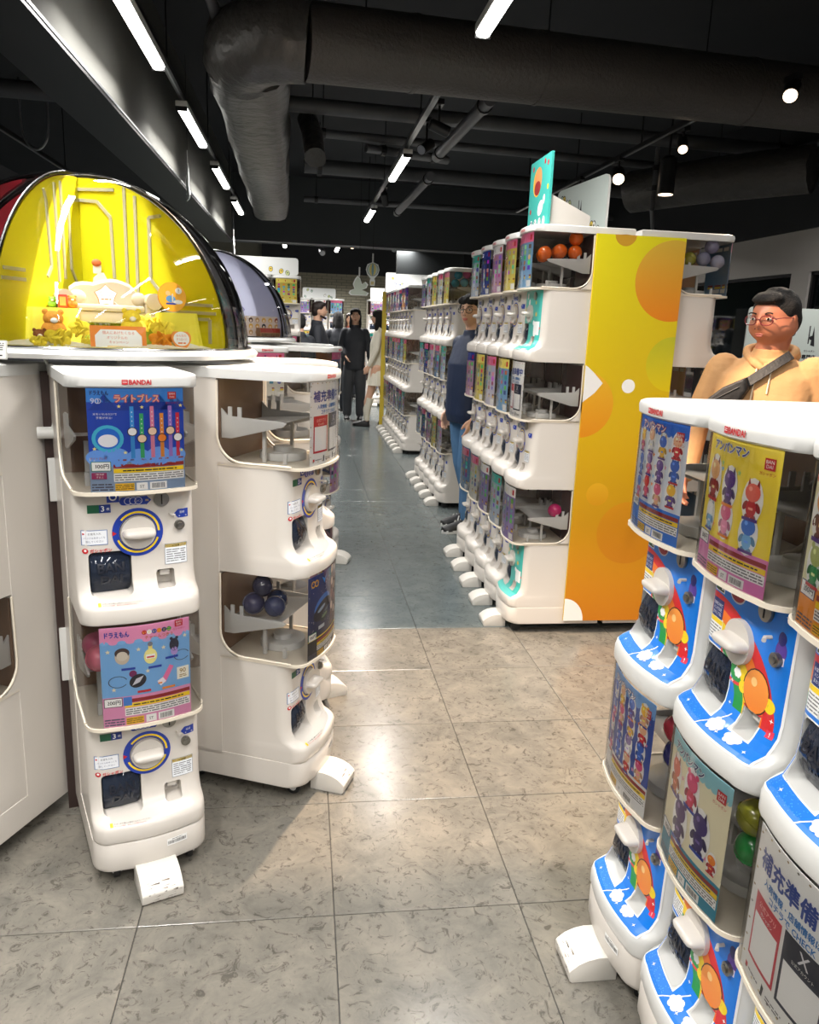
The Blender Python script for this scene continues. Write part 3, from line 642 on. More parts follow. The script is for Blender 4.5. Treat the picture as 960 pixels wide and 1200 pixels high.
def build_sized(n):
    top = ZB+PIT*n; zt = top
    b = MB()
    # base skirt and tall rear cabinet, one shell
    prof = [(.048, .012), (.052, .004), (.062, 0.0), (.125, 0.0), (.131, .004)]
    b.loft([[(x, y, z) for x, y in outline(HW, yf, .055, DEP, .012)] for z, yf in prof])
    b.box(-HW, HW, WIN, DEP, .12, zt-.028)
    me = b.mesh('cabinet', [WHITE], smooth=True); MESH['cabinet%d' % n] = me
    b = MB(); pl = [(-.028, .004), (-.024, -.001), (-.008, -.003), (-.001, 0), (.002, .006), (.003, .014)]
    b.loft([[(x*(1-.0 if k < 4 else 1-.02*(k-3)), y, zt+dz) for x, y in outline(HW+.003, yf, .052, DEP-(.0 if k < 4 else .004*(k-3)), .012)] for k, (dz, yf) in enumerate(pl)])
    MESH['lid%d' % n] = b.mesh('lid', [WHITE2], smooth=True)
    P = Print(); P.rect(-.033, -.0195, -.02, -.0085, RED); P.L(1).rect(-.031, -.0155, -.022, -.0145, WHT); P.rect(-.031, -.0125, -.022, -.0115, WHT); P.L(0).text('BANDAI', .007, -.014, .0105, RED, maxw=.048, bold=.045)
    MESH['logo%d' % n] = P.mesh('logo', lambda x, y, l: (x, fy(x, -.003, HW+.003, .052, .012)-.0004-l, zt+y))
    P = Print(); P.rect(.045, .096, .105, .116, WHT); P.L(1).bars(.048, .1, .102, .109, BLK, 3); P.text('', 0, 0, .01, BLK) if 0 else None; P.fine(.06, .111, .09, .114, 1, BLK, 4)
    MESH['tag'] = P.mesh('asset_tag', lambda x, y, l: (x*.9-.01, fy(x*.9-.01, 0, HW, .055, .012)-l-.0006, y))
PCACHE = {}
def poster_mesh(key, top):
    k = (key, top)
    if k not in PCACHE:
        P = POSTERS[key](); sc = .92 if top else 1.
        PCACHE[k] = P.mesh('poster', lambda x, y, l: map_poster(x, .006+y*sc, l), step=.00022, cuts=None if key[0] == 'g' else ([-.1+.008*k_ for k_ in range(26)], []))
    return PCACHE[k]
POSTERS = {'watches': poster_watches, 'charms': poster_charms, 'restock': poster_restock, 'planet': poster_planet,
 'kidblue': lambda: poster_toys((225, 232, 242), (30, 110, 215), (30, 120, 220), 'アンパンマン', grid_items(4, 3, .028, KID, 3, .1, .205), WHT, 3, out=RED),
 'kidyellow': lambda: poster_toys((250, 225, 60), (252, 228, 80), (225, 130, 190), 'アンパンマン', [(-.07, .18, .042, (235, 180, 120), (170, 40, 40)), (-.01, .175, .036, PUR, (90, 60, 130)), (.055, .165, .036, (240, 110, 90), RED), (-.01, .115, .034, (225, 110, 150), PNK), (.055, .105, .034, (60, 120, 210), SKY), (-.07, .11, .03, WHT, SKY)], BLU, 4),
 'kidorange': lambda: poster_toys((235, 232, 190), (235, 130, 110), (240, 150, 40), 'ぷにっとラバーマスコット', [(-.075, .185, .045, (240, 170, 90), (120, 40, 50)), (-.02, .18, .045, (70, 50, 110), (60, 40, 90)), (.045, .17, .045, (110, 60, 120), (90, 40, 80)), (-.075, .105, .036, (180, 190, 110), GRN), (-.02, .105, .038, (230, 180, 110), (90, 40, 40)), (.045, .1, .04, (200, 70, 110), (170, 40, 80))], WHT, 5, out=GRN),
 'kidnight': lambda: poster_toys((45, 80, 170), (120, 170, 225), (235, 235, 235), 'アンパンマン', grid_items(4, 4, .026, KID, 9, .09, .215), WHT, 6, out=PUR),
 'kidcream': lambda: poster_toys((240, 232, 200), (150, 205, 215), (30, 140, 170), 'アンパンマン', [(-.07, .185, .04, (225, 110, 90), (210, 120, 80)), (.0, .195, .04, (225, 80, 130), (220, 60, 100)), (-.03, .115, .046, (90, 60, 120), (70, 50, 110)), (.04, .135, .044, (70, 50, 120), (60, 40, 110)), (.08, .1, .02, ORG, RED)], NAVY, 7)}
for k in range(16): POSTERS['g%d' % k] = (lambda k=k: generic_poster(k))
def part(name, key, parent, loc=None, rot=None, label=None):
    o = link(name, MESH[key], parent, (), loc, rot)
    if label: o['label'] = label
    return o
def machine(n, style, posters, label, group, pos, ang, detail=2, chute=True, back='back', name='capsule_machine', foot=True, labels=None):
    """pos = front centre on the floor, ang = facing direction in degrees"""
    r = empty(name, (pos[0], pos[1], 0), math.radians(ang+90)); tag(r, label, 'machine', group)
    part('cabinet', 'cabinet%d' % n, r); part('lid', 'lid%d' % n, r)
    if detail: part('logo', 'logo%d' % n, r)
    if foot:
        f = part('floor_foot', 'foot', r, (.0, -.03, 0))
        if detail > 1: part('scuff_marks', 'scuff', f); part('scuff_marks', 'scuff_top', f)
    for x in (-.09, .1):
        for y in ((.07, .4) if detail > 1 else (.07,)):
            wq = part('caster', 'wheel', r, (x, y, 0))
            if detail > 1: part('caster_hub', 'hub', wq)
    if detail > 1 and 'tag' in MESH: part('asset_tag', 'tag', r)
    for k in range(n):
        z = ZB+PIT*k; st = style[k] if isinstance(style, (list, tuple)) else style
        h = part('housing', 'housing_cool' if st == 'blue' else 'housing', r, (0, 0, z))
        if st == 'white': part('sticker_sheet', 'sticker_white', h); (detail > 1) and part('ledge_notice', 'sticker_ledge', h)
        elif st == 'blue': part('sticker_sheet', 'sticker_blue', h, label='blue rainbow front sticker with white clouds and an orange disc')
        elif st == 'teal': part('sticker_sheet', 'sticker_teal', h, label='turquoise patterned front sticker')
        part('dial', 'dial', h); part('capsule_door', 'door', h)
        if detail:
            part('coin_slot', 'coin', h)
            part('coin_chute', 'return', h)
        if detail > 1: part('door_lettering', 'doortext', h); part('slot_opening', 'slot', h); part('lock', 'lock', h); part('return_lever', 'lever', h)
        zd = z+.322; tp = (k == n-1)
        d = part('dispenser_window', 'shell_top' if tp else 'shell', r, (0, 0, zd))
        part('window_rim', 'rim_top' if tp else 'rim', r, (0, 0, zd)); part('window_corner', 'fillet-1', r, (0, 0, zd)); part('window_corner', 'fillet1', r, (0, 0, zd))
        bp_ = part('back_panel', back, r, (0, 0, zd), None)
        if tp: bp_.scale = (1, 1, .92)
        if chute: part('chute', 'chute', r, (0, 0, zd))
        if posters[k]:
            o = link('poster', poster_mesh(posters[k], tp), r, (), (0, 0, zd))
            if labels and labels[k]: o['label'] = labels[k]
    return r
def capsule(pos, col, label, group, r=.0325, dark=None):
    k = 'cap%s%s' % (col, r)
    if k not in MESH:
        m1 = mat('capsule_colour', col, .25, coat=.6)
        b = MB(); b.ball((0, 0, 0), r, 16, 6, 0, .5); me = b.mesh('shell_bottom', [m1], smooth=True)
        b = MB(); b.ball((0, 0, 0), r*.985, 16, 6, .5, 1); me2 = b.mesh('shell_top', [m1], smooth=True)
        b = MB(); b.cyl((0, 0, -.0015), (0, 0, .0015), r*1.03, 18); me3 = b.mesh('band', [m1])
        b = MB(); b.ball((0, 0, 0), r*.6, 8, 6); me4 = b.mesh('prize', [m1], smooth=True)
        MESH[k] = (me, me2, me3, me4)
    e = empty('capsule', pos); e.rotation_euler = (random.uniform(-1.2, 1.2), random.uniform(-1.2, 1.2), random.uniform(0, 6)); tag(e, label, 'capsule', group)
    if 'lit' in label: pass
    for nm, me in zip(('shell_bottom', 'shell_top', 'band', 'prize'), MESH[k]): link(nm, me, e)
    return e
def at_machine(pos, ang, x, y, z):
    a = math.radians(ang+90); return (pos[0]+x*math.cos(a)-y*math.sin(a), pos[1]+x*math.sin(a)+y*math.cos(a), z)
build_common(); build_sized(2); build_sized(3)

# ================================================================ ROOM
TX, TY, TS = .09, 1.70, .48
def tile_mat(name, base, vein, dark):
    m = bpy.data.materials.new(name); m.use_nodes = True; n = m.node_tree.nodes; L = m.node_tree.links; b = n['Principled BSDF']
    g = n.new('ShaderNodeNewGeometry'); oi = n.new('ShaderNodeObjectInfo')
    off = n.new('ShaderNodeVectorMath'); off.operation = 'MULTIPLY_ADD'; off.inputs[1].default_value = (1, 1, 1)
    cmb = n.new('ShaderNodeCombineXYZ'); mu = n.new('ShaderNodeMath'); mu.operation = 'MULTIPLY'; mu.inputs[1].default_value = 40
    L.new(oi.outputs['Random'], mu.inputs[0]); L.new(mu.outputs[0], cmb.inputs[0]); L.new(mu.outputs[0], cmb.inputs[2])
    L.new(g.outputs['Position'], off.inputs[0]); L.new(cmb.outputs[0], off.inputs[2])
    n1 = n.new('ShaderNodeTexNoise'); n1.inputs['Scale'].default_value = 8; n1.inputs['Detail'].default_value = 8; n1.inputs['Roughness'].default_value = .7; n1.inputs['Distortion'].default_value = .6
    n2 = n.new('ShaderNodeTexNoise'); n2.inputs['Scale'].default_value = 26; n2.inputs['Detail'].default_value = 6; n2.inputs['Roughness'].default_value = .75; n2.inputs['Distortion'].default_value = 1.6
    L.new(off.outputs[0], n1.inputs['Vector']); L.new(off.outputs[0], n2.inputs['Vector'])
    r1 = n.new('ShaderNodeMapRange'); r1.inputs[1].default_value = .35; r1.inputs[2].default_value = .68
    L.new(n1.outputs['Fac'], r1.inputs[0])
    a = n.new('ShaderNodeMix'); a.data_type = 'RGBA'; a.inputs[6].default_value = lin(base)+(1,); a.inputs[7].default_value = lin(vein)+(1,)
    L.new(r1.outputs[0], a.inputs[0])
    r2 = n.new('ShaderNodeMapRange'); r2.inputs[1].default_value = .545; r2.inputs[2].default_value = .62; r2.inputs[4].default_value = .62
    L.new(n2.outputs['Fac'], r2.inputs[0])
    c = n.new('ShaderNodeMix'); c.data_type = 'RGBA'; c.inputs[7].default_value = lin(dark)+(1,)
    L.new(r2.outputs[0], c.inputs[0]); L.new(a.outputs[2], c.inputs[6]); L.new(c.outputs[2], b.inputs['Base Color'])
    rr = n.new('ShaderNodeMapRange'); rr.inputs[3].default_value = .13; rr.inputs[4].default_value = .3; L.new(n1.outputs['Fac'], rr.inputs[0]); L.new(rr.outputs[0], b.inputs['Roughness'])
    bp = n.new('ShaderNodeBump'); bp.inputs['Strength'].default_value = .08; bp.inputs['Distance'].default_value = .004; L.new(n1.outputs['Fac'], bp.inputs['Height']); L.new(bp.outputs[0], b.inputs['Normal'])
    return m
T_GREY = tile_mat('grey_vinyl_tile', (124, 119, 110), (94, 92, 86), (54, 51, 46))
T_TEAL = tile_mat('blue_grey_vinyl_tile', (104, 111, 110), (84, 92, 93), (54, 62, 64))
b = MB(); b.box(-6, 8, -3, 19, -.06, -.0045); floor = struct(b.obj('floor', mat('floor_joint', (58, 58, 56), .6)))
b = MB(); b.box(-6, 8, 10.35, 19, -.0045, 0); struct(b.obj('floor_far', T_TEAL, floor)); bpy.data.objects['floor_far'].name = 'far_flooring'
def tile_mesh(mt):
    b = MB(); q = TS/2-.0012; q2 = q-.0016
    b.loft([[(x*q, y*q, -.0045) for x, y in ((-1, -1), (1, -1), (1, 1), (-1, 1))], [(x*q, y*q, -.0012) for x, y in ((-1, -1), (1, -1), (1, 1), (-1, 1))], [(x*q2, y*q2, 0) for x, y in ((-1, -1), (1, -1), (1, 1), (-1, 1))]])
    return b.mesh('floor_tile', [mt])
tg, tt = tile_mesh(T_GREY), tile_mesh(T_TEAL)
nt = 0
for j in range(-3, 18):
    for i in range(-6, 9):
        x = TX+TS*(i+.5); y = TY+TS*(j+.5)
        if y > 10.3: continue
        # keep those the camera can see a bit of
        lim_l = -.62*y-.9; lim_r = .66*y+.9
        if x < lim_l or x > lim_r: continue
        link('floor_tile', tg if j < 4 else tt, floor, (), (x, y, 0)); nt += 1
b = MB(); b.box(-6, 8, -3, 19, 3.35, 3.4); struct(b.obj('ceiling', BLACK))
b = MB(); b.box(-6, 8, 18.3, 18.4, 0, 3.35)
BRICK = mat('greenish_brick', (150, 146, 128), .8, noise=.12, nscale=4)
wb = struct(MB().box(-6, 8, 18.36, 18.45, 0, 3.35).obj('wall_back', mat('mortar', (120, 118, 106), .9)))
bb = MB()
for k in range(27):
    for i in range(22):
        x = -.9+i*.22+(.11 if k % 2 else 0); bb.box(x, x+.205, 18.33+random.uniform(0, .006), 18.37, 1.0+k*.06, 1.0+k*.06+.05)
o = bb.obj('brick', BRICK, wb); o['kind'] = 'stuff'
b = MB(); b.box(-.9, 8, 18.2, 18.33, 2.55, 3.35); struct(b.obj('wall_back_upper', BLACK)); bpy.data.objects['wall_back_upper'].name = 'trim_3'
struct(MB().box(-4.1, -4, -3, 18.4, 0, 3.35).obj('wall_left', mat('left_wall_paint', (70, 70, 74), .8)))
struct(MB().box(-6, 8, -3.1, -3, 0, 3.35).obj('wall_front', mat('front_wall_paint', (120, 118, 112), .8)))
# right wall: grey band, windows, black upper wall
WALLG = mat('light_grey_wall', (176, 172, 168), .7, noise=.03)
b = MB()
b.box(4.0, 4.1, -3, 18.4, 0, .9); b.box(4.0, 4.1, -3, 18.4, 2.01, 2.34)
edges = [(-3, 0), (2.0, 2.24), (4.1, 4.34), (6.06, 6.30), (8.3, 8.54), (10.5, 10.74), (12.8, 18.4)]
for a_, e_ in edges: b.box(4.0, 4.1, a_, e_, .9, 2.01)
wr = struct(b.obj('wall_right', WALLG))
struct(MB().box(3.98, 4.1, -3, 18.4, 2.342, 3.35).obj('trim_1', BLACK))
k = 0
for (a0, a1), (b0, b1) in zip(edges, edges[1:]):
    k += 1; wo = struct(MB().box(4.045, 4.055, a1, b0, .9, 2.01).obj('window_%d' % k, WINGL))
    f = MB(); t = .025
    f.box(4.02, 4.08, a1, b0, .9, .9+t); f.box(4.02, 4.08, a1, b0, 2.01-t, 2.01); f.box(4.02, 4.08, a1, a1+t, .9, 2.01); f.box(4.02, 4.08, b0-t, b0, .9, 2.01)
    f.obj('window_frame', DARKM, wo); MB().box(4.0, 4.02, b0-.09, b0-.07, 1.5, 1.72).obj('window_handle', DARKM, wo)
    MB().box(4.5, 4.52, a1-.1, b0+.1, .8, 2.1).obj('dark_room_beyond', mat('outside_dark', (22, 30, 32), .9), wo)
# big grey beam along the left, and the charcoal soffit across
bm_ = struct(MB().box(-1.2, -.935, -3, 11.1, 2.475, 3.35).obj('trim_2', BEAM), 'long grey ceiling beam on the left')
struct(MB().box(-1.2, -.93, -3, 11.1, 2.45, 2.475).obj('beam_edge_strip', DARKM, bm_)); bpy.data.objects['beam_edge_strip']['label'] = 'dark bottom edge of the beam'
MB().box(-.935, -.926, -3, 11.1, 2.468, 2.48).obj('beam_bead', SILVER, bm_)
struct(MB().box(-1.2, 8, 11.3, 11.55, 2.5, 3.35).obj('trim_4', SOFFIT), 'charcoal soffit crossing the far end'); MB().box(-1.2, 4, 11.28, 11.3, 2.495, 2.51).obj('soffit_bead', SILVER, bpy.data.objects['trim_4'])

# ================================================================ CEILING THINGS
def lamp(x, y, z, label, group):
    r = empty('tube_lamp', (x, y, z)); tag(r, label, 'lamp', group)
    b = MB(); b.box(-.035, .035, 0, 1.06, 0, .035); b.box(-.02, .02, .1, .2, .035, .06); b.box(-.02, .02, .8, .9, .035, .06); b.obj('lamp_body', WHITE2, r, bevel=.004)
    b = MB(); b.loft([[(xx, yy, zz) for xx, zz in ((-.031, 0), (-.026, -.014), (-.012, -.02), (.012, -.02), (.026, -.014), (.031, 0))] for yy in (.006, 1.054)]); b.obj('diffuser', LAMPE, r, smooth=True)
    if y > 11: [MB().cyl((0, yy, .03), (0, yy, 3.35-z), .005, 6).obj('hanger_rod', DARKM, r) for yy in (.15, .85)]
    for yy in (0, 1.054): MB().box(-.034, .034, yy, yy+.006, -.022, .004).obj('end_cap', DARKM, r)
    return r
def ordin(i): return ['nearest', 'second nearest', 'third nearest', 'fourth nearest', 'fifth nearest', 'sixth nearest'][i]
for i, y in enumerate(sorted(LAMPS_L)):
    if y > 3: lamp(-.735, y, 2.69, '%s lit tube lamp on the left track beside the grey beam' % ordin(i-2), 'tube lamps on the left track')
for i, y in enumerate(sorted(LAMPS_C)):
    if y > 2: lamp(.755, y, 2.69, ['lit tube lamp in front of the large round duct', 'lit tube lamp in the middle of the centre track behind the duct', 'farthest lit tube lamp of the centre track close to the soffit'][i-2], 'tube lamps on the centre track')
def track(x, y0, y1, z, label, hang=()):
    r = empty('lighting_track', (x, y0, z)); tag(r, label, 'lighting track'); b = MB(); b.box(-.018, .018, 0, y1-y0, 0, .03); b.obj('rail', SILVER if x > 0 and x < 2 else DARKM, r)
    b = MB(); b.box(-.006, .006, 0, y1-y0, -.003, 0); b.obj('conductor_slot', SILVER, r)
    for h in hang: MB().cyl((0, h, .03), (0, h, 3.35-z), .005, 6).obj('hanger_rod', DARKM, r)
track(-.735, 2.9, 10.6, 2.75, 'left lighting track running beside the grey beam', (1.9, 3.8, 5.6)); track(.755, 4.75, 10.4, 2.75, 'centre lighting track behind the big duct', (.8, 3.2, 5.)); track(2.42, 5.08, 9.3, 2.78, 'right lighting track above the double-sided block', (.8, 2.2, 3.8)); track(-2.2, 5.2, 9.5, 2.74, 'far left lighting track seen past the beam', (1., 3.))
def spotlight(loc, aim, label, lit=False, r0=.034, L0=.13, group=None, lens=None):
    r = empty('spotlight', loc); tag(r, label, 'spotlight', group)
    q = (Vector(aim)-Vector(loc)).normalized(); p = Vector((0, 0, 0))
    b = MB(); b.tube([p-q*L0*.5, p-q*L0*.42, p+q*L0*.5], [r0*.7, r0, r0], 18); b.obj('lamp_can', DARKM, r, smooth=True)
    MB().tube([p+q*(L0*.5), p+q*(L0*.5+.003)], r0*.86, 18).obj('lens', lens or (LAMPW if lit else SILVER), r)
    on = min(abs(loc[0]-q_) for q_ in (2.42, .755)) < .08 and loc[1] < 11; hz = (2.79 if on else 3.35)-loc[2]
    MB().cyl((0, 0, .0), (0, 0, hz), .008, 8).obj('bracket', DARKM, r); MB().box(-.02, .02, -.05, .05, hz-.03, hz).obj('track_adapter', DARKM, r)
spotlight((.81, 5.12, 2.64), (1.4, 5.2, 2.45), 'unlit black can spotlight angled right, nearer one on the centre track'); spotlight((.80, 5.55, 2.62), (.3, 5.0, 2.2), 'unlit black can spotlight angled left, farther one on the centre track')
spotlight((.78, 8.1, 2.66), (.9, 8.5, 2.2), 'small black can spotlight between the two far tube lamps of the centre track')
spotlight((2.62, 5.83, 2.60), (2.62, 5.82, 1), 'lit black can spotlight pointing straight down above the double-sided block', True, .06, .26)
spotlight((2.45, 5.27, 2.69), (2.2, 4.5, 1.9), 'small lit spotlight right of the straight-down black can', True)
spotlight((2.41, 6.25, 2.66), (2.1, 5.2, 1.9), 'lit spotlight above the tilted white sign board', True, .05)
spotlight((2.40, 7.1, 2.66), (2.2, 6.2, 2.2), 'dim spotlight low on the right track near the turquoise sign', False, .04)
spotlight((2.49, 4.15, 2.72), (1.9, 3.3, 1.9), 'warm lit spotlight over the right end of the big duct', True, .04)
# ducts
def wob(b, amp, seed=0):
    r = random.Random(seed); b.v = [(x+r.uniform(-amp, amp), y+r.uniform(-amp, amp), z+r.uniform(-amp, amp)) for x, y, z in b.v]; return b
r = empty('round_duct', (0, 4.33, 2.80)); tag(r, 'large dark round air duct crossing the ceiling and bending away on the left', 'duct')
o_ = Vector((0, 4.33, 2.80))
P0 = Vector((-.26, 5.0, 2.86)); pts = []
main = [Vector((x, 4.33+.19*x, 2.80+.036*x)) for x in [0, .4, .8, 1.2, 1.6, 2.0, 2.4, 2.8, 3.2, 3.6, 3.95]]
MB().tube([p-o_ for p in main], .178, 28).obj('main_run', DUCT2, r, smooth=True)
b = MB(); ep = [main[0]+Vector((.02, 0, 0))]
for k in range(1, 9):
    a = PI/2*k/8; ep.append(Vector((-.02-.30*math.sin(a), 4.66-.33*math.cos(a), 2.81+.0*a)))
b.tube([p-o_ for p in ep], [.19]+[.2]*7+[.21], 26); wob(b, .006, 3).obj('elbow', DUCT, r, smooth=True)
b = MB(); rings = []
for k in range(16):
    t = k/15; y = 4.62+5.5*t; hw = .215+.01*math.sin(k*1.7)-.0*t; hh = .2+.012*math.sin(k*2.3); cxx = -.3-.09*t; n_ = 20
    rings.append([(cxx+hw*math.copysign(abs(math.cos(a))**.6, math.cos(a)), y-4.33, .03+hh*math.copysign(abs(math.sin(a))**.6, math.sin(a))) for a in [2*PI*j/n_ for j in range(n_)]])
b.loft(rings); wob(b, .009, 5).obj('wrapped_run', DUCT, r, smooth=True)
for x in (.55, 1.25, 2.6, 3.5):
    b = MB(); p = Vector((x, .19*x, .036*x)); n_ = 28; d = Vector((1, .19, .036)).normalized(); b.tube([p-d*.012, p+d*.012], .182, 28); b.obj('duct_band', DUCT2, r, smooth=True)
for x, y in ((.3, 4.38), (1.3, 4.57), (2.3, 4.76)): MB().cyl((x, y-4.33, .1), (x, y-4.33, .55), .004, 6).obj('hanger_rod', DARKM, r)
b = MB(); b.tube([(.02, 6.5, 2.95), (.06, 6.3, 2.8), (.08, 6.05, 2.6)], .075, 16); bd = wob(b, .004, 8).obj('branch_duct', DUCT, smooth=True); MB().cyl((.06, 6.3, 2.85), (.06, 6.3, 3.35), .005, 6).obj('hanger_rod', DARKM, bd); tag(bd, 'short crumpled branch duct hanging open right of the wrapped duct', 'duct')
b = MB(); b.tube([(2.8, 6.9, 2.66), (3.2, 6.3, 2.68), (3.7, 5.75, 2.70)], .17, 20); tag(wob(b, .004, 9).obj('flexible_duct', DUCT, smooth=True), 'dark flexible duct in the right ceiling corner behind the main duct', 'duct')
def pipe(pts, rad, label, cat='pipe', mt=PIPE, rods=True):
    r = empty('ceiling_pipe', pts[0]); tag(r, label, cat); o0 = Vector(pts[0]); MB().tube([Vector(p)-o0 for p in pts], rad, 12).obj('pipe_run', mt, r, smooth=True)
    for p in pts[:2]:
        d = (Vector(pts[1])-Vector(pts[0])).normalized(); q = Vector(p)-o0+d*.15*(1 if p == pts[0] else -1); MB().tube([q-d*.02, q+d*.02], rad*1.25, 12).obj('pipe_collar', DARKM, r)
        if rods: MB().cyl(q, (q.x, q.y, 3.35-o0.z), .005, 6).obj('hanger_rod', DARKM, r)
pipe([(-.52, 6.19, 2.98), (4.0, 6.5, 2.98)], .055, 'upper lagged pipe crossing right just behind the big duct')
pipe([(0, 6.9, 2.95), (3.9, 7.3, 2.95)], .035, 'thin pipe crossing right behind the upper lagged pipe')
pipe([(0, 8.3, 2.95), (3.9, 8.6, 2.95)], .07, 'thick lagged pipe crossing the middle of the ceiling')
pipe([(0, 10.3, 2.93), (3.95, 10.3, 2.93)], .035, 'thin pipe crossing just before the soffit')
pipe([(-2.6, 6.1, 2.92), (-1.2, 6.2, 2.92)], .06, 'lagged pipe at the far left above the dome')
pipe([(1.06, 4.85, 2.75), (1.02, 6.5, 2.75)], .04, 'sloping pipe running back from under the big duct', rods=False)
pipe([(1.1, 7.3, 2.75), (1.08, 9.7, 2.75)], .04, 'pipe running back over the centre aisle', rods=False)
pipe([(.5, 6.9, 2.86), (1.22, 7.15, 2.86)], .035, 'short elbow pipe between duct branch and track', rods=False)
pipe([(-.46, 3.0, 2.95), (-.44, 5.3, 2.95)], .03, 'thin pipe above the elbow of the big duct', rods=False)
pipe([(.78, 2.4, 2.98), (.95, 4.2, 3.02)], .04, 'pipe beside the front tube lamp')
pipe([(2.75, 6.34, 2.9), (2.75, 6.34, 2.45), (3.94, 8.96, 2.5)], .018, 'thin black conduit dropping in the right corner', rods=False)
pipe([(3.9, 9.2, 2.95), (3.9, 5.45, 2.95)], .025, 'thin rail with fixings along the right wall', rods=False)
b = MB(); b.tube([(-1.84+.09*math.cos(a), 6.17, 2.72+.17*math.sin(a)) for a in [PI+PI*k/14 for k in range(15)]], .008, 8); b.cyl((-1.93, 6.17, 2.72), (-1.93, 6.17, 3.0), .008, 8); b.cyl((-1.75, 6.17, 2.72), (-1.75, 6.17, 3.0), .008, 8)
tag(b.obj('cable_loop', SILVER, smooth=True), 'pale cable loop hanging at the far left of the ceiling', 'cable')
b = MB(); b.box(-.45, .45, -.008, .0, 0, .35) if 0 else None
# unseen mask box added around the warm spot (out of frame above the aisle): gives the straight-edged warm pool on the tiles
b = MB(); lx, ly, zt_, zb_ = .3, 2.75, 3.08, 2.62
hwx, y0_, y1_ = .52, (1.86-2.75)*(3.0-zb_)/3.0, (3.62-2.75)*(3.0-zb_)/3.0
hwx = 4.2*(3.0-zb_)/3.0
b.box(lx-hwx-.01, lx-hwx, ly+y0_-.01, ly+y1_+.01, zb_, zt_); b.box(lx+hwx, lx+hwx+.01, ly+y0_-.01, ly+y1_+.01, zb_, zt_)
b.box(lx-hwx, lx+hwx, ly+y0_-.01, ly+y0_, zb_, zt_); b.box(lx-hwx, lx+hwx, ly+y1_, ly+y1_+.01, zb_, zt_)
b.box(lx-hwx, lx+hwx, ly+y0_, ly+y1_, zt_-.01, zt_)
tag(b.obj('light_mask_box', DARKM), 'black rectangular box added above the aisle to edge the warm light pool', 'lamp')

# ================================================================ CAPSULE MACHINES
def on_island(c, ang, R=.825): a = math.radians(ang); return (c[0]+R*math.cos(a), c[1]+R*math.sin(a))
I1 = (-.674, 2.63); I2 = (-.57, 5.0); A0 = -68.5
G1 = 'machines around the island under the yellow dome'
machine(2, 'white', ['charms', 'watches'], 'white two-tier capsule machine nearest on the left with wristwatch poster above charm poster', G1, on_island(I1, A0), A0)
pB = on_island(I1, A0+45)
machine(2, 'white', ['planet', 'restock'], 'white two-tier capsule machine side-on with restock notice above dark space poster', G1, pB, A0+45)
machine(2, 'white', ['g3', 'g1'], 'white two-tier capsule machine half hidden behind the side-on one with restock notice', G1, on_island(I1, A0+90), A0+90, 1)
machine(2, 'white', ['g2', 'g4'], 'white two-tier capsule machine at the left picture edge showing its plain side', G1, on_island(I1, A0-45), A0-45, 1)
machine(2, 'white', ['g5', 'g6'], 'white two-tier capsule machine on the far side of the yellow dome island', G1, on_island(I1, A0+135), A0+135, 0)
G2 = 'machines around the island under the lavender dome'
for k, (da, lb) in enumerate(((0, 'white capsule machine facing the camera in front of the lavender dome'), (45, 'white capsule machine at the right of the lavender dome with coloured capsules'), (90, 'white capsule machine behind the right side of the lavender dome'))):
    machine(2, 'white', ['g%d' % (k+2), 'g%d' % (k+7)], lb, G2, on_island(I2, -62+da), -62+da, 1 if k < 2 else 0)
# gap hardware between the left-edge machine and the nearest one
a_ = on_island(I1, A0-22.5, .56)
r = empty('gap_post', (-.668, 2.215, 0), .25); tag(r, 'dark post with white clips filling the gap left of the nearest machine', 'post')
MB().box(-.02, .02, 0, .02, 0, 1.3).obj('strip', mat('dark_brown_strip', (52, 36, 32), .4), r)
for z0_, z1_ in ((.42, .58), (.95, 1.07)): MB().box(-.015, .019, -.012, .0, z0_, z1_).obj('white_clip', WHITE2, r, bevel=.003)
MB().tube([(-.035, -.02, 1.14), (.045, -.02, 1.14)], .016, 14).obj('hinge_pin', WHITE2, r, smooth=True)
MB().tube([(-.0, -.02, 1.14), (.02, -.022, 1.2), (.012, -.02, 1.3), (-.01, -.01, 1.345)], .005, 8).obj('white_cable', WHITE2, r, smooth=True)
# double-sided block
DX, DY, PIT_X = .995, 3.53, .304
G3 = 'left-facing machines of the double-sided block'
words = ['nearest', 'second', 'third', 'fourth', 'farthest']
for k in range(5):
    pos = (DX+.0065*k, DY+.152+PIT_X*k)
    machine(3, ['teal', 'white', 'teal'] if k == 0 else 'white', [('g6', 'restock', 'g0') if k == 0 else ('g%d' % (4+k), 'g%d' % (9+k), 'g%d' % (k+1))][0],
            'nearest three-tier machine beside the yellow panel, turquoise fronts and orange capsules' if k == 0 else '%s white three-tier machine of the block with the yellow end panel' % words[k], G3, pos, 180, 1, back='back_dark')
for k in range(2):
    machine(3, 'white', ['g%d' % (k+8)]*3, ('right-facing three-tier machine right of the yellow end panel', 'right-facing three-tier machine behind the one beside the yellow panel')[k], 'right-facing machines of the double-sided block', (DX+2*DEP+.03, DY+.152+PIT_X*k), 0, 0, back='back_dark')
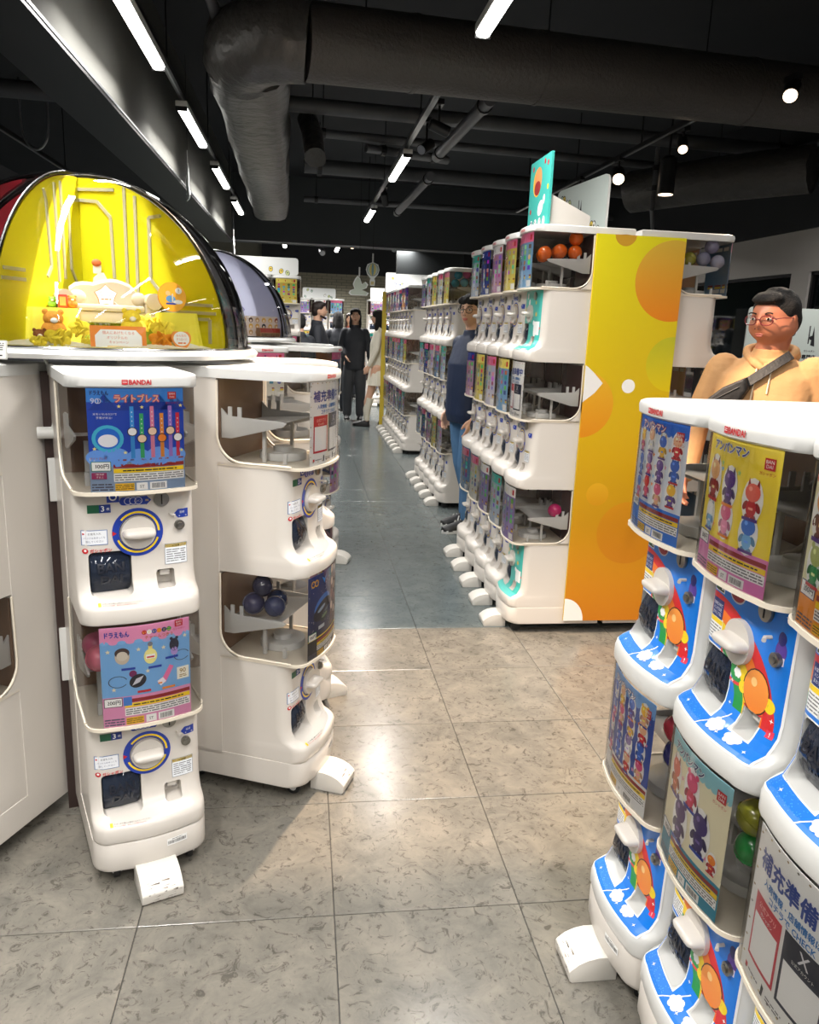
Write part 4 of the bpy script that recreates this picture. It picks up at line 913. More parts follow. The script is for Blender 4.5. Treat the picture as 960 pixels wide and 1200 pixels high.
# yellow end panel: printed board with circles
def yellow():
    P = Print(); x0, x1, z0, z1 = 1.285, 1.705, .07, 1.888; clip = (x0, z0, x1, z1)
    P.rect(x0, z0, x1, (z0+z1)*.5, (196, 118, 8), (214, 172, 12), d=.12); P.rect(x0, (z0+z1)*.5, x1, z1, (214, 172, 12), (224, 214, 22), d=.12)
    def D(x, z, r, c, c2=None, l=1): P.L(l).disc(x, z, r, c, n=48, c2=c2, clip=clip)
    D(1.66, 1.70, .178, (226, 130, 20), (214, 178, 60)); D(1.42, 1.89, .05, (200, 150, 40), None)
    D(1.70, 1.33, .125, (225, 200, 20), (190, 190, 40)); D(1.28, 1.135, .155, (222, 140, 20), (230, 180, 40)); D(1.50, 1.225, .032, WHT, None, 3)
    P.L(3).poly([(x0, 1.315), (1.30, 1.305), (1.33, 1.28), (1.375, 1.235), (1.34, 1.19), (x0, 1.145)], (240, 238, 235))
    D(1.40, .71, .055, (214, 150, 15), (225, 170, 30)); D(1.69, 1.05, .10, (224, 180, 30), (222, 200, 30)); D(1.57, .52, .155, (196, 122, 10), (215, 145, 14))
    P.L(3).poly([(x0, z0)]+[(x0+.10*math.cos(a)*1., z0+.115*math.sin(a)) for a in [PI/2*k/10 for k in range(11)]], (240, 238, 235))
    return P
b = MB(); b.box(1.285, 1.705, DY-.012, DY-.001, .07, 1.888); yp = tag(b.obj('yellow_end_panel', mat('panel_edge', (225, 190, 30), .4), bevel=.002), 'tall yellow to orange gradient panel with circles on the block end', 'panel')
yellow().obj('panel_print', lambda x, z, l: (x, DY-.0125-l, z), yp)
yp2 = MB().box(1.2, 1.8, DY+5*PIT_X+.001, DY+5*PIT_X+.01, .07, 1.888)
tag(yp2.obj('rear_end_panel', mat('rear_panel', (232, 200, 40), .4)), 'plain rear end panel of the double-sided block', 'panel')
# relief logo marks on the end machine's side (embossed lettering)
P = Print(); P.text('G', 0, .1, .05, (226, 222, 216)); 
# second and third blocks
EX, EY = 1.11, 6.24
for k in range(5):
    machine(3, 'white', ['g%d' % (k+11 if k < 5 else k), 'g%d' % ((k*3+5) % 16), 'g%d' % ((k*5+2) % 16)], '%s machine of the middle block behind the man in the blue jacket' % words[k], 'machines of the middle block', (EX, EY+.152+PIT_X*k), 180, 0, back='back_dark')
FX, FY = 1.15, 9.03
w8 = ['nearest', 'second', 'third', 'fourth', 'fifth', 'sixth', 'seventh', 'farthest']
for k in range(8):
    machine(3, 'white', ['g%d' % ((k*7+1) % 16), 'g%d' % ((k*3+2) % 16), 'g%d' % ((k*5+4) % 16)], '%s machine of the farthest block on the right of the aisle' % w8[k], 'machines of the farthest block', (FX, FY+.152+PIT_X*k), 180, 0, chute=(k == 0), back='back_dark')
MB().box(1.12, 1.18, FY+8*PIT_X, FY+8*PIT_X+.05, 0, 1.93).obj('yellow_post', mat('yellow_post', (205, 180, 60), .4)); tag(bpy.data.objects['yellow_post'], 'thin yellow post at the far end of the farthest block', 'post')
# right foreground row, back to back
RX, RY, RP = .70, 1.49, .298
G5 = 'blue rainbow machines of the right foreground row'
rp = [('kidnight', 'kidblue'), ('kidcream', 'kidyellow'), ('restock', 'kidorange'), ('kidblue', 'kidnight')]
lb = ['left-most blue rainbow machine of the foreground row with blue-edged poster', 'middle blue rainbow machine of the foreground row with yellow poster', 'blue rainbow machine at the right picture edge with orange poster and restock notice', 'blue rainbow machine just beyond the right picture edge']
for k in range(4):
    machine(2, 'blue', rp[k], lb[k], G5, (RX, RY-RP*k), 180)
for k in range(3):
    machine(2, 'white', ['g%d' % k, 'g%d' % (k+5)], ['far', 'middle', 'near'][k]+' back-to-back machine behind the blue foreground row', 'machines backing onto the blue foreground row', (RX+2*DEP+.004, RY-RP*k), 0, 0)
# tall display row behind the lavender dome and far rows
for k in range(3):
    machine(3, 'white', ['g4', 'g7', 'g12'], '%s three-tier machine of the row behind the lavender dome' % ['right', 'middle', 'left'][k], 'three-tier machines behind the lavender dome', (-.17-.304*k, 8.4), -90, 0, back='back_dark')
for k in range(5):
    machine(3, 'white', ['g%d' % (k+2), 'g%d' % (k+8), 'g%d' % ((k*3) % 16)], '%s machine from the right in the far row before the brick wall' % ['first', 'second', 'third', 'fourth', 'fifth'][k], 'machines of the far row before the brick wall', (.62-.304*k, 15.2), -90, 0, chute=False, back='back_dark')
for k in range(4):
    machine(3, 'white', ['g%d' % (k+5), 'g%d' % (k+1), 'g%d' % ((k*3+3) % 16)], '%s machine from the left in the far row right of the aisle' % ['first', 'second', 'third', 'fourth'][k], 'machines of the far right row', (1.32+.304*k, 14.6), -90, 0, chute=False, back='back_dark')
# capsules
def caps(pos, ang, tier, lst, group):
    for x, y, z, c, lb_ in lst:
        p = at_machine(pos, ang, x, y, ZB+PIT*tier+.322+z); capsule(p, c, lb_, group)
pD = (DX, DY+.152)
OR = (238, 110, 30)
caps(pD, 180, 2, [(.105, .075, .155, OR, 'orange capsule at the front of the top window beside the yellow panel'), (.105, .145, .168, OR, 'orange capsule in the middle of the top window beside the yellow panel'), (.105, .215, .165, OR, 'lower orange capsule at the back of the top window'), (.10, .218, .226, OR, 'upper orange capsule resting on others in the top window'), (.035, .09, .155, OR, 'orange capsule set deeper behind the front one'), (.03, .16, .168, OR, 'orange capsule hidden deeper in the top window')], 'orange capsules in the block end machine')
caps(pD, 180, 0, [(.105, .22, .165, (200, 40, 110), 'crimson capsule in the lowest window beside the yellow panel')], 'crimson capsule')
pW = (DX+2*DEP+.03, DY+.152)
caps(pW, 0, 2, [(-.105, .22, .165, (170, 165, 60), 'olive yellow capsule in the right-facing top window'), (-.105, .15, .168, (150, 150, 175), 'grey capsule in the middle of the right-facing top window'), (-.105, .08, .158, (185, 185, 205), 'silver capsule nearest the front of the right-facing top window'), (-.105, .115, .224, (165, 160, 190), 'silver capsule on top in the right-facing top window')], 'capsules in the right-facing machine')
pE = (EX, EY+.152)
cl = [(.105, .07, .16, (60, 130, 140), 'teal'), (.105, .14, .168, (120, 190, 210), 'pale blue'), (.105, .21, .168, (170, 190, 215), 'silver blue'), (.105, .09, .222, (60, 150, 170), 'upper teal'), (.105, .16, .23, (220, 110, 160), 'pink'), (.105, .225, .229, (60, 90, 140), 'dark blue')]
caps(pE, 180, 2, [(x, y, z, c, n_+' capsule in the top window of the middle block') for x, y, z, c, n_ in cl], 'capsules in the middle block')
caps(pE, 180, 1, [(.105, .09, .16, (235, 200, 40), 'yellow capsule in the second window of the middle block'), (.105, .16, .168, (215, 50, 80), 'red capsule in the second window of the middle block'), (.105, .225, .166, (190, 60, 130), 'magenta capsule in the second window of the middle block')], 'capsules in the middle block')
pR = [(RX, RY-RP*k) for k in range(4)]
caps(pR[1], 180, 0, [(.095, .075, .205, (150, 150, 40), 'olive yellow capsule above the green one in the cream poster machine'), (.095, .08, .145, (40, 150, 70), 'green capsule in the cream poster machine'), (.09, .15, .165, (160, 40, 50), 'red capsule behind the green one'), (.03, .15, .168, (50, 60, 110), 'dark blue capsule behind the poster of the cream poster machine')], 'capsules in the blue foreground row')
caps(pR[0], 180, 0, [(.1, .08, .21, (185, 40, 60), 'red capsule at the top of the lower window of the left-most blue machine'), (.1, .085, .15, (40, 40, 130), 'deep blue capsule under the red one'), (.1, .15, .168, (150, 40, 60), 'dark red capsule set back in the left-most blue machine')], 'capsules in the blue foreground row')
caps(pR[1], 180, 1, [(.1, .14, .17, (50, 70, 80), 'smoky grey capsule in the yellow poster machine')], 'capsules in the blue foreground row')
pA = on_island(I1, A0)
caps(pA, A0, 0, [(-.1, .1, .16, (225, 120, 140), 'pink capsule in the lower left of the nearest machine'), (-.1, .17, .17, (200, 100, 130), 'second pink capsule behind the first in the nearest machine')], 'pink capsules')
caps(pB, A0+45, 0, [(-.1, .13, .168, (70, 75, 105), 'dark blue-grey capsule nearest the front of the side-on machine'), (-.1, .2, .168, (80, 80, 110), 'dark blue-grey capsule in the middle of the side-on machine'), (-.1, .17, .228, (60, 60, 80), 'dark grey capsule on top in the side-on machine'), (-.04, .15, .168, (50, 60, 90), 'dark blue capsule deeper in the side-on machine')], 'dark capsules in the side-on machine')
pI = on_island(I2, -17)
caps(pI, -17, 1, [(-.1, .1, .165, (40, 160, 170), 'turquoise capsule in the machine by the lavender dome'), (-.1, .17, .17, (230, 180, 60), 'yellow capsule in the machine by the lavender dome'), (-.1, .235, .17, (40, 60, 120), 'navy capsule in the machine by the lavender dome')], 'capsules by the lavender dome')

#==SECTION3==
# ================================================================ DOMES
def wall_mb(R, th, off=0., zb=.004):
    """quarter-circle board in the local XZ plane (x = distance from the axis)"""
    n = 24; poly = [(.0, zb)]+[(R*math.cos(PI/2*k/n), zb+(R-zb)*math.sin(PI/2*k/n)) for k in range(n+1)]
    b = MB(); b.prism(poly, 'y', off-th/2, off+th/2); return b
def dome(c, A, label, wallcols, cat='dome', R=.5, lw=-33.5):
    r = empty('display_dome', (c[0], c[1], 1.338)); tag(r, label, cat)
    b = MB(); b.tube([(0, 0, 0), (0, 0, .012), (0, 0, .022)], [.525, .53, .52], 64); b.obj('platform', WHITE2, r, smooth=True, angle=30)
    b = MB(); b.loft([[(R*math.cos(t)*math.cos(2*PI*k/64), R*math.cos(t)*math.sin(2*PI*k/64), .022+R*math.sin(t)) for k in range(64)] for t in [PI/2*j/20*.999 for j in range(21)]], caps=False)
    b.obj('dome_shell', DOMEG, r, smooth=True)
    b = MB(); b.tube([((R+.004)*math.cos(2*PI*k/72), (R+.004)*math.sin(2*PI*k/72), .026) for k in range(73)], .006, 8, caps=False); b.obj('base_ring', CHROME, r, smooth=True)
    for i, da in enumerate((lw, 45, 135, 225)):
        a = math.radians(A+da)
        f = empty('partition', (0, 0, .022)); f.rotation_euler = (0, 0, a); f.parent = r
        inner, outer = wallcols[i]
        b = wall_mb(R-.012, .004, .0022*(1 if i in (0,) else -1)); b.obj('wall_board', inner, f)
        b = wall_mb(R-.012, .004, -.0022*(1 if i in (0,) else -1)); b.obj('wall_board', outer, f)
        b = MB(); b.tube([((R-.006)*math.cos(PI/2*k/24), 0, .002+(R-.006)*math.sin(PI/2*k/24)) for k in range(25)], .005, 8); b.obj('edge_trim', DARKM, f, smooth=True)
    # four clear panels meet in overlapping seams: narrow polished bands
    for da in (45,):
        a = math.radians(A+da+8); b = MB(); rings = []
        for k in range(25):
            t = PI/2*k/24*.98; q = R+.003
            rings.append([(q*math.cos(t)*math.cos(a+d/ max(.2, math.cos(t))), q*math.cos(t)*math.sin(a+d/max(.2, math.cos(t))), .022+q*math.sin(t)) for d in (-.03, -.01, .01, .03)])
        b.loft(rings, closed=False, caps=False); b.obj('seam_band', glassy('seam_acrylic', (150, 150, 155), 2.2, .04), r, smooth=True)
    return r
YW = mat('lemon_wall', (216, 208, 20), .5); MOLD = mat('grey_moulding', (176, 172, 150), .5); REDC = mat('red_curtain', (196, 50, 66), .6)
LAV = mat('lavender_wall', (206, 206, 226), .6); DKB = mat('grey_backdrop', (104, 108, 118), .6)
d1 = dome(I1, A0, 'large clear dome with lemon yellow corner room on the white machines', [(YW, REDC), (YW, DKB), (DKB, DKB), (REDC, REDC)])
d2 = dome(I2, A0, 'clear dome with lavender walls behind the yellow one', [(LAV, LAV), (LAV, LAV), (LAV, LAV), (LAV, LAV)])
parts = [o for o in d1.children if o.name.startswith('partition')]
pl, pr_ = parts[0], parts[1]
def mould(par, side, pts, w_=.009):
    b = MB()
    for (x0, z0), (x1, z1) in zip(pts, pts[1:]):
        L_ = math.hypot(x1-x0, z1-z0); nx, nz = -(z1-z0)/L_*w_/2, (x1-x0)/L_*w_/2
        y0, y1 = (.0042, .0085) if side > 0 else (-.0085, -.0042)
        b.loft([[(x0+nx, y, z0+nz), (x0-nx, y, z0-nz), (x1-nx, y, z1-nz), (x1+nx, y, z1+nz)] for y in (y0, y1)])
    b.obj('moulding', MOLD, par)
# right wall (seen face: towards the camera = local -y side), left wall (local +y side)
for pts in ([(0, .425), (.07, .42), (.115, .375), (.12, .2)], [(.165, .46), (.165, .16)], [(.2, .435), (.2, .15)], [(.285, .38), (.245, .375), (.245, .2), (.285, .155)], [(.02, .155), (.14, .15)], [(.22, .135), (.45, .13)], [(.22, .112), (.46, .107)], [(0, .455), (.13, .452)], [(.40, .09), (.44, .09), (.44, .02)]): mould(pr_, -1, pts)
for pts in ([(.04, .42), (.075, .405), (.075, .22), (.045, .18)], [(.115, .46), (.115, .19)], [(.15, .45), (.15, .18)], [(.21, .425), (.2, .40), (.19, .22), (.215, .19)], [(0, .425), (.04, .42)], [(.33, .2), (.43, .2)], [(.33, .175), (.44, .175)]): mould(pl, 1, pts)
for k in range(9):
    b = MB(); x = .05+.045*k; h = math.sqrt(max(.01, .47**2-x*x)); b.tube([(x, -.016, .01), (x, -.016, h)], .014, 8); b.obj('curtain_fold', REDC, pl, smooth=True)
ua = math.radians(A0)
def iw(u, v, z, c=I1): return (c[0]+u*math.cos(ua)-v*math.sin(ua), c[1]+u*math.sin(ua)+v*math.cos(ua), z)
IR = ua+PI/2            # rotation so that local -Y faces along u (to the camera)
Z0 = 1.3605
def inside(name, label, cat, u, v, z=Z0, dr=0, group=None, c=I1): e = empty(name, iw(u, v, z, c), IR+math.radians(dr)); return tag(e, label, cat, group)
SOFA = mat('beige_upholstery', (214, 200, 172), .8, noise=.05, nscale=40); YC = mat('yellow_cloth', (238, 226, 70), .75); GRASS = mat('grass_green', (150, 165, 40), .9)
b = MB(); b.box(-.13, .13, -.07, .06, 0, .055); r = inside('turf_block', 'green turf riser under the miniature sofa in the yellow dome', 'riser', .17, .045); b.obj('riser_block', GRASS, r, bevel=.004)
tb = MB(); rr = random.Random(1)
for k in range(500):
    x, y = rr.uniform(-.128, .128), rr.uniform(-.072, .06); h = rr.uniform(.008, .016); z = .055 if y > -.066 else rr.uniform(.0, .05)
    tb.add([(x-.0015, y, z), (x+.0015, y, z), (x+rr.uniform(-.003, .003), y-rr.uniform(0, .004), z+h)], [(0, 1, 2)])
o = tb.obj('turf_blades', GRASS, r, fix=False); o['kind'] = 'stuff'
r = inside('miniature_sofa', 'beige two-seat miniature sofa with rolled arms in the yellow dome', 'sofa', .17, .045, Z0+.056)
b = MB(); b.box(-.105, .105, -.055, .05, .012, .045); b.obj('sofa_base', SOFA, r, bevel=.008)
b = MB(); b.box(-.095, .095, -.062, .03, .045, .064); b.obj('seat_cushion', SOFA, r, bevel=.009)
b = MB()
rings = []
for k in range(13):
    x = -.1+.2*k/12; h = .10+.03*math.sin(PI*k/12)**.6+.012*abs(math.cos(PI*1.5*k/12)); rings.append([(x, .028, .04), (x, .03, h-.01), (x, .04, h), (x, .055, h-.01), (x, .06, .04)])
b.loft(rings); b.obj('backrest', SOFA, r, smooth=True)
for s in (-1, 1):
    b = MB(); b.box(s*.118-.018, s*.118+.018, -.055, .05, .01, .07); b.tube([(s*.122, -.062, .078), (s*.122, .05, .078)], .024, 14); b.obj('armrest', SOFA, r, smooth=True)
    for y in (-.045, .04): MB().cyl((s*.11, y, 0), (s*.11, y, .014), .006, 8).obj('sofa_foot', mat('wood_foot', (120, 90, 60), .5), r)
MB().ball((-.085, -.02, .083), (.024, .012, .02)).obj('pillow', SOFA, r, smooth=True); MB().ball((.085, -.02, .083), (.022, .012, .02)).obj('pillow', SOFA, r, smooth=True)
def card(name, label, u, v, z, w_, h_, pf, dr=0, tilt=-.15, shape=None, th=.003, cat='card', col=(245, 243, 238), c=I1, leg=True):
    r = inside(name, label, cat, u, v, z, dr, None, c)
    pts = shape or [(-w_/2, 0), (w_/2, 0), (w_/2, h_), (-w_/2, h_)]
    b = MB(); b.prism(pts, 'y', 0, th); o = b.obj('card_board', mat('card_edge', col, .5), r, rot=(tilt, 0, 0))
    if leg: MB().prism([(0.003, 0), (.02, 0), (.004, h_*.6)], 'x', -.002, .002).obj('card_prop', mat('card_prop', (230, 228, 222), .6), r)
    P = Print(); pf(P); q = P.obj('card_print', XZ, o, step=.0002)
    return r
def starpts(n, r0, r1, cx_=0, cy_=0): return [(cx_+(r0 if k % 2 == 0 else r1)*math.cos(PI/2+PI*k/n), cy_+(r0 if k % 2 == 0 else r1)*math.sin(PI/2+PI*k/n)) for k in range(2*n)]
def pf(P): P.poly(starpts(5, .031, .022, 0, .03), WHT); P.L(1).text('オリジナル', 0, .040, .007, (235, 120, 30), maxw=.034); P.text('セット', 0, .03, .008, (235, 120, 30), maxw=.03); P.fine(-.014, .017, .014, .024, 1, (235, 120, 30), 3)
card('star_card', 'white star-shaped card with orange writing on the miniature sofa', .215, .035, Z0+.115, .06, .06, pf, shape=starpts(5, .033, .024, 0, .03), col=(235, 130, 50), leg=False)
def pf(P):
    P.rect(-.072, 0, .072, .062, (240, 140, 40)); P.L(1).poly([(-.06, .0), (.06, .0), (.06, .036), (.045, .052), (-.045, .052), (-.06, .036)], WHT)
    P.L(2).text('個人にあげたくなる', 0, .044, .0085, (220, 90, 30), maxw=.085); P.text('オリジナルの', -.004, .031, .0075, (220, 90, 30), maxw=.06); P.text('キャンペーン', 0, .019, .0075, (220, 90, 30), maxw=.08); P.rect(-.03, .0, .03, .009, (235, 190, 40)); P.L(3).fine(-.028, .001, .028, .008, 1, (120, 80, 30), 2)
card('notice_card', 'orange and white notice card at the front centre of the yellow dome', .43, .03, Z0+.002, .144, .062, pf)
hp = [(0, 0)]+[(.028*(16*math.sin(t)**3)/16, .032+.028*(13*math.cos(t)-5*math.cos(2*t)-2*math.cos(3*t)-math.cos(4*t))/16) for t in [PI*(1-k/12) for k in range(1, 24)]]
def pf(P): P.disc(0, .034, .0245, WHT, .02); P.L(1).text('みんなの', 0, .043, .007, (235, 120, 30), maxw=.032); P.text('オレンジ', 0, .033, .007, (235, 120, 30), maxw=.036); P.fine(-.012, .018, .012, .026, 1, (235, 120, 30), 5)
card('heart_card', 'white heart-shaped card at the front right of the yellow dome', .40, .205, Z0, .06, .06, pf, shape=[(0, .001), (.02, .014), (.03, .03), (.03, .044), (.022, .054), (.01, .055), (0, .048), (-.01, .055), (-.022, .054), (-.03, .044), (-.03, .03), (-.02, .014)], col=(240, 150, 60), dr=15)
def pf(P): P.disc(0, .042, .041, (244, 176, 30), n=36); P.L(1).disc(-.005, .036, .014, (90, 150, 210), .01); P.disc(.016, .028, .014, WHT, .006); P.disc(-.012, .052, .007, (240, 190, 130)); P.disc(.02, .06, .01, WHT, .009); P.L(2).text('?', .02, .06, .009, BLK); P.L(1).rect(-.02, .02, .01, .025, BLU)
card('round_card', 'round orange card with small picture on the right cloth table in the dome', .30, .205, Z0+.108, .084, .084, pf, shape=[(.042*math.cos(2*PI*k/28), .042+.042*math.sin(2*PI*k/28)) for k in range(28)], col=(240, 150, 30), dr=8)
WHF = mat('white_figure', (245, 240, 232), .6)
r = inside('white_cutout_figure', 'white standing cut-out figure with orange hair behind the miniature sofa', 'figure', .07, .035, Z0)
b = MB(); b.prism([(-.02, 0), (.028, 0), (.03, .12), (.036, .16), (.03, .19), (.018, .215), (.004, .215), (-.012, .2), (-.02, .16), (-.016, .10)], 'y', 0, .004); b.prism([(-.012, .212), (.01, .212), (.012, .235), (0, .248), (-.012, .24)], 'y', 0, .004); b.obj('cutout_body', WHF, r)
MB().ball((-.002, .0, .243), (.014, .006, .011), 12, 8).obj('cutout_hair', mat('orange_hair', (210, 110, 60), .7), r, smooth=True)
MB().tube([(.06, -.09, .10), (.0, -.1, .155), (-.0, -.1, .16)], .003, 6).obj('white_ribbon', WHF, r)
def cloth_table(u, v, w_, d_, h_, label, dr=0, seed=0):
    r = inside('cloth_table', label, 'table', u, v, Z0, dr); rr = random.Random(seed); n = 56; rings = []
    for t, z in ((0., h_), (.06, h_-.002), (.3, h_*.7), (.7, h_*.3), (1, .002)):
        ring = []
        for k in range(n):
            a = 2*PI*k/n; sx = math.copysign(abs(math.cos(a))**.45, math.cos(a)); sy = math.copysign(abs(math.sin(a))**.45, math.sin(a))
            f = 1+.22*t+.07*t*math.sin(9*a+seed)+.03*t*math.sin(17*a)
            ring.append((w_/2*sx*f, d_/2*sy*f, z))
        rings.append(ring)
    MB().loft(rings).obj('cloth_drape', YC, r, smooth=True, angle=60); MB().box(-w_*.4, w_*.4, -d_*.4, d_*.4, 0, h_-.006).obj('table_box', YC, r)
cloth_table(.25, -.115, .13, .1, .105, 'small table under draped yellow cloth at the left in the dome', 0, 1); cloth_table(.27, .22, .11, .09, .105, 'small table under draped yellow cloth at the right in the dome', 0, 4)
def toy(label, u, v, z, col, r0, kind='plush', col2=(250, 240, 220), group=None):
    m1 = mat('toy_colour', col, .8, noise=.08, nscale=60, bump=.3, bscale=200); m2 = mat('toy_second', col2, .7)
    if kind == 'plush':
        r = inside('plush_toy', label, 'toy', u, v, z, 0, group); b = MB(); b.ball((0, 0, r0*.8), (r0, r0*.8, r0*.85), 18, 12); b.obj('toy_body', m1, r, smooth=True)
        MB().ball((0, 0, r0*1.75), (r0*.8, r0*.7, r0*.68), 18, 12).obj('toy_head', m1, r, smooth=True)
        for s in (-1, 1): MB().ball((s*r0*.6, 0, r0*2.3), r0*.25, 10, 8).obj('toy_ear', m1, r, smooth=True)
        MB().ball((0, -r0*.62, r0*1.6), (r0*.3, r0*.2, r0*.24), 12, 8).obj('toy_muzzle', m2, r, smooth=True)
    else:
        r = inside('fabric_rose', label, 'flower', u, v, z, 0, group); MB().ball((0, 0, r0*.8), r0*.6, 10, 8).obj('rose_core', m1, r, smooth=True)
        rr = random.Random(int(r0*9999+u*777+v*555))
        for k in range(11):
            a = k*2.4; t = .3+.7*k/11; p = Vector((math.cos(a)*r0*.75*t, -abs(math.sin(a))*.2*r0-.35*r0*(1-t)-.1*r0, r0*.8+math.sin(a)*r0*.75*t))
            bb_ = MB(); bb_.ball((0, 0, 0), (r0*.5, r0*.12, r0*.42), 10, 6); o = bb_.obj('petal', m1, r, smooth=True); o.location = p; o.rotation_euler = (rr.uniform(-.9, .9), rr.uniform(-.7, .7), a)
Yl = (250, 226, 60); GRs = 'yellow fabric roses in the dome'
toy('yellow plush toy with white muzzle at the centre front of the dome', .37, .075, Z0+.035, (250, 220, 60), .03)
toy('orange and white plush toy at the left front of the dome', .33, -.12, Z0+.02, (235, 160, 60), .032, col2=WHT); toy('small brown plush toy at the far left front of the dome', .38, -.16, Z0, (150, 90, 50), .02)
toy('tiny plush toy with orange coat on the left cloth table', .24, -.06, Z0+.106, (220, 130, 50), .014); toy('tiny green plush toy on the left cloth table', .22, -.11, Z0+.106, (120, 170, 60), .012)
for i, (u, v, z, q, cc, lb_) in enumerate([(.40, -.115, .0, .034, Yl, 'yellow fabric rose at the lower left of the dome'), (.34, -.055, .03, .03, Yl, 'yellow fabric rose beside the orange plush toy'), (.42, -.165, .0, .022, Yl, 'small yellow fabric rose by the left rim of the dome'), (.33, .165, .03, .034, (246, 226, 70), 'large yellow fabric rose right of the plush toy'), (.26, .14, .05, .03, (246, 226, 70), 'yellow fabric rose tucked behind the large right one'), (.38, .15, .0, .032, (235, 150, 30), 'orange fabric rose at the front right of the dome'), (.39, -.04, .0, .02, Yl, 'small yellow fabric rose left of the notice card'), (.34, .19, .0, .026, Yl, 'yellow fabric rose next to the heart card')]): toy(lb_, u, v, Z0+z, cc, q, 'rose')
r = inside('toy_stand', 'slanted wooden stand with little green and orange toys at the dome left', 'stand', .17, -.10, Z0+.106)
for k in range(3): MB().tube([(-.03+k*.014, 0, 0), (-.055+k*.014, .01, .085)], .004, 8).obj('stick', mat('pale_wood', (220, 195, 130), .6), r)
for x, cc in ((-.062, (230, 130, 50)), (-.048, (90, 170, 60)), (-.03, (235, 180, 60))): MB().ball((x, .01, .098), .011, 10, 8).obj('stick_topper', mat('topper', cc, .6), r, smooth=True)
r = inside('picture_frame', 'small red picture frame on the left cloth table', 'frame', .245, -.085, Z0+.106, -10); MB().box(-.012, .012, 0, .004, 0, .036).obj('frame_body', mat('red_frame', (190, 60, 40), .5), r, bevel=.001); MB().box(-.008, .008, -.001, 0, .006, .03).obj('frame_picture', mat('frame_pic', (225, 170, 90), .5), r)
# white cloth lying wavy on the platform
b = MB(); n = 72; rings = []
for t in (0, .5, .8, 1):
    rings.append([((.40+.085*t)*math.cos(a), (.40+.085*t)*math.sin(a), .0225+.012*(1-t)+.008*math.sin(7*a+3*t)*(1-t)+.004) for a in [ua-PI/4+PI/2*k/n for k in range(n+1)]])
tag(b.loft(rings, closed=False, caps=False).obj('white_fabric', mat('white_fabric', (245, 245, 240), .8), None, (I1[0], I1[1], 1.338), smooth=True, fix=False), 'wavy white fabric strip along the front rim of the yellow dome', 'fabric')
def pf(P):
    P.rect(-.03, 0, .03, .045, (190, 190, 185)); P.L(1).rect(-.028, .002, .028, .043, (225, 225, 220)); P.L(2).fine(-.024, .02, .024, .04, 4, BLK, 2, .4); P.rect(-.02, .005, -.012, .013, BLK); P.fine(-.008, .006, .02, .012, 1, BLK, 3)
card('grey_notice', 'small grey notice with black print at the left rim of the yellow dome', .53, -.275, 1.338, .06, .045, pf, dr=-25, th=.004)
# lavender dome contents
def pf(P): P.poly([(0, 0), (.05, .055), (0, .11), (-.05, .055)], (150, 140, 200)); P.L(1).poly([(0, .008), (.043, .055), (0, .102), (-.043, .055)], (225, 222, 240)); P.L(2).disc(-.012, .06, .01, BLK); P.disc(.014, .06, .008, (60, 60, 80)); P.disc(0, .038, .009, (90, 90, 110))
card('diamond_card', 'white and violet diamond-shaped card in the lavender dome', .30, .1, Z0+.10, .1, .11, pf, shape=[(0, 0), (.05, .055), (0, .11), (-.05, .055)], c=I2, dr=20, leg=False)
MB().box(-.05, .05, -.03, .03, 0, .10).obj('diamond_riser', LAV, None, iw(.30, .1, Z0, I2), (0, 0, IR)); tag(bpy.data.objects['diamond_riser'], 'lavender riser block under the diamond card', 'riser')
r = inside('snack_display', 'tiered cardboard display with round snack pictures in the lavender dome', 'display', .36, .21, Z0, 15, c=I2)
b = MB(); b.box(-.13, .13, 0, .05, 0, .12); b.obj('display_back', mat('display_card', (226, 205, 190), .6), r, bevel=.002); b = MB(); b.box(-.03, .11, -.04, .0, 0, .055); b.obj('display_box', mat('craft_card', (176, 130, 86), .7), r, bevel=.002)
P = Print(); rr = random.Random(8)
for j in range(3):
    for i in range(6): P.L(1).disc(-.11+.044*i, .098-.034*j, .014, rr.choice([(150, 60, 30), (225, 170, 70), (90, 50, 30), (200, 150, 90), (30, 26, 30)]), n=12); P.L(2).disc(-.11+.044*i, .094-.034*j, .007, (245, 220, 190), n=10)
P.obj('display_print', lambda x, z, l: (x, -.0006-l, z), r)
P = Print(); P.rect(-.028, .03, .108, .054, (170, 50, 36)); P.L(1).fine(-.02, .008, .1, .026, 2, (60, 40, 30), 3)
P.obj('box_print', lambda x, z, l: (x, -.0406-l, z), r)
# ================================================================ SIGNS
def board_sign(name, label, p0, p1, z0, z1, printer, th=.012, facing=-1, round_=.03, col=(238, 238, 234), cat='sign'):
    """upright board from p0 to p1 (ground points); print on the side to the right of p0->p1 turned by facing"""
    L_ = math.hypot(p1[0]-p0[0], p1[1]-p0[1]); a = math.atan2(p1[1]-p0[1], p1[0]-p0[0]); e = empty(name, (p0[0], p0[1], z0), a); tag(e, label, cat)
    h = z1-z0; pts = []
    for cxx, czz, a0 in ((L_-round_, round_, -90), (L_-round_, h-round_, 0), (round_, h-round_, 90), (round_, round_, 180)):
        for k in range(5): t = math.radians(a0+22.5*k); pts.append((cxx+round_*math.cos(t), czz+round_*math.sin(t)))
    b = MB(); b.prism(pts, 'y', 0, th); b.obj('sign_board', mat('sign_edge', col, .5), e)
    P = Print(); printer(P, L_, h, pts); P.obj('sign_print', XZ, e, PRINTM); return e
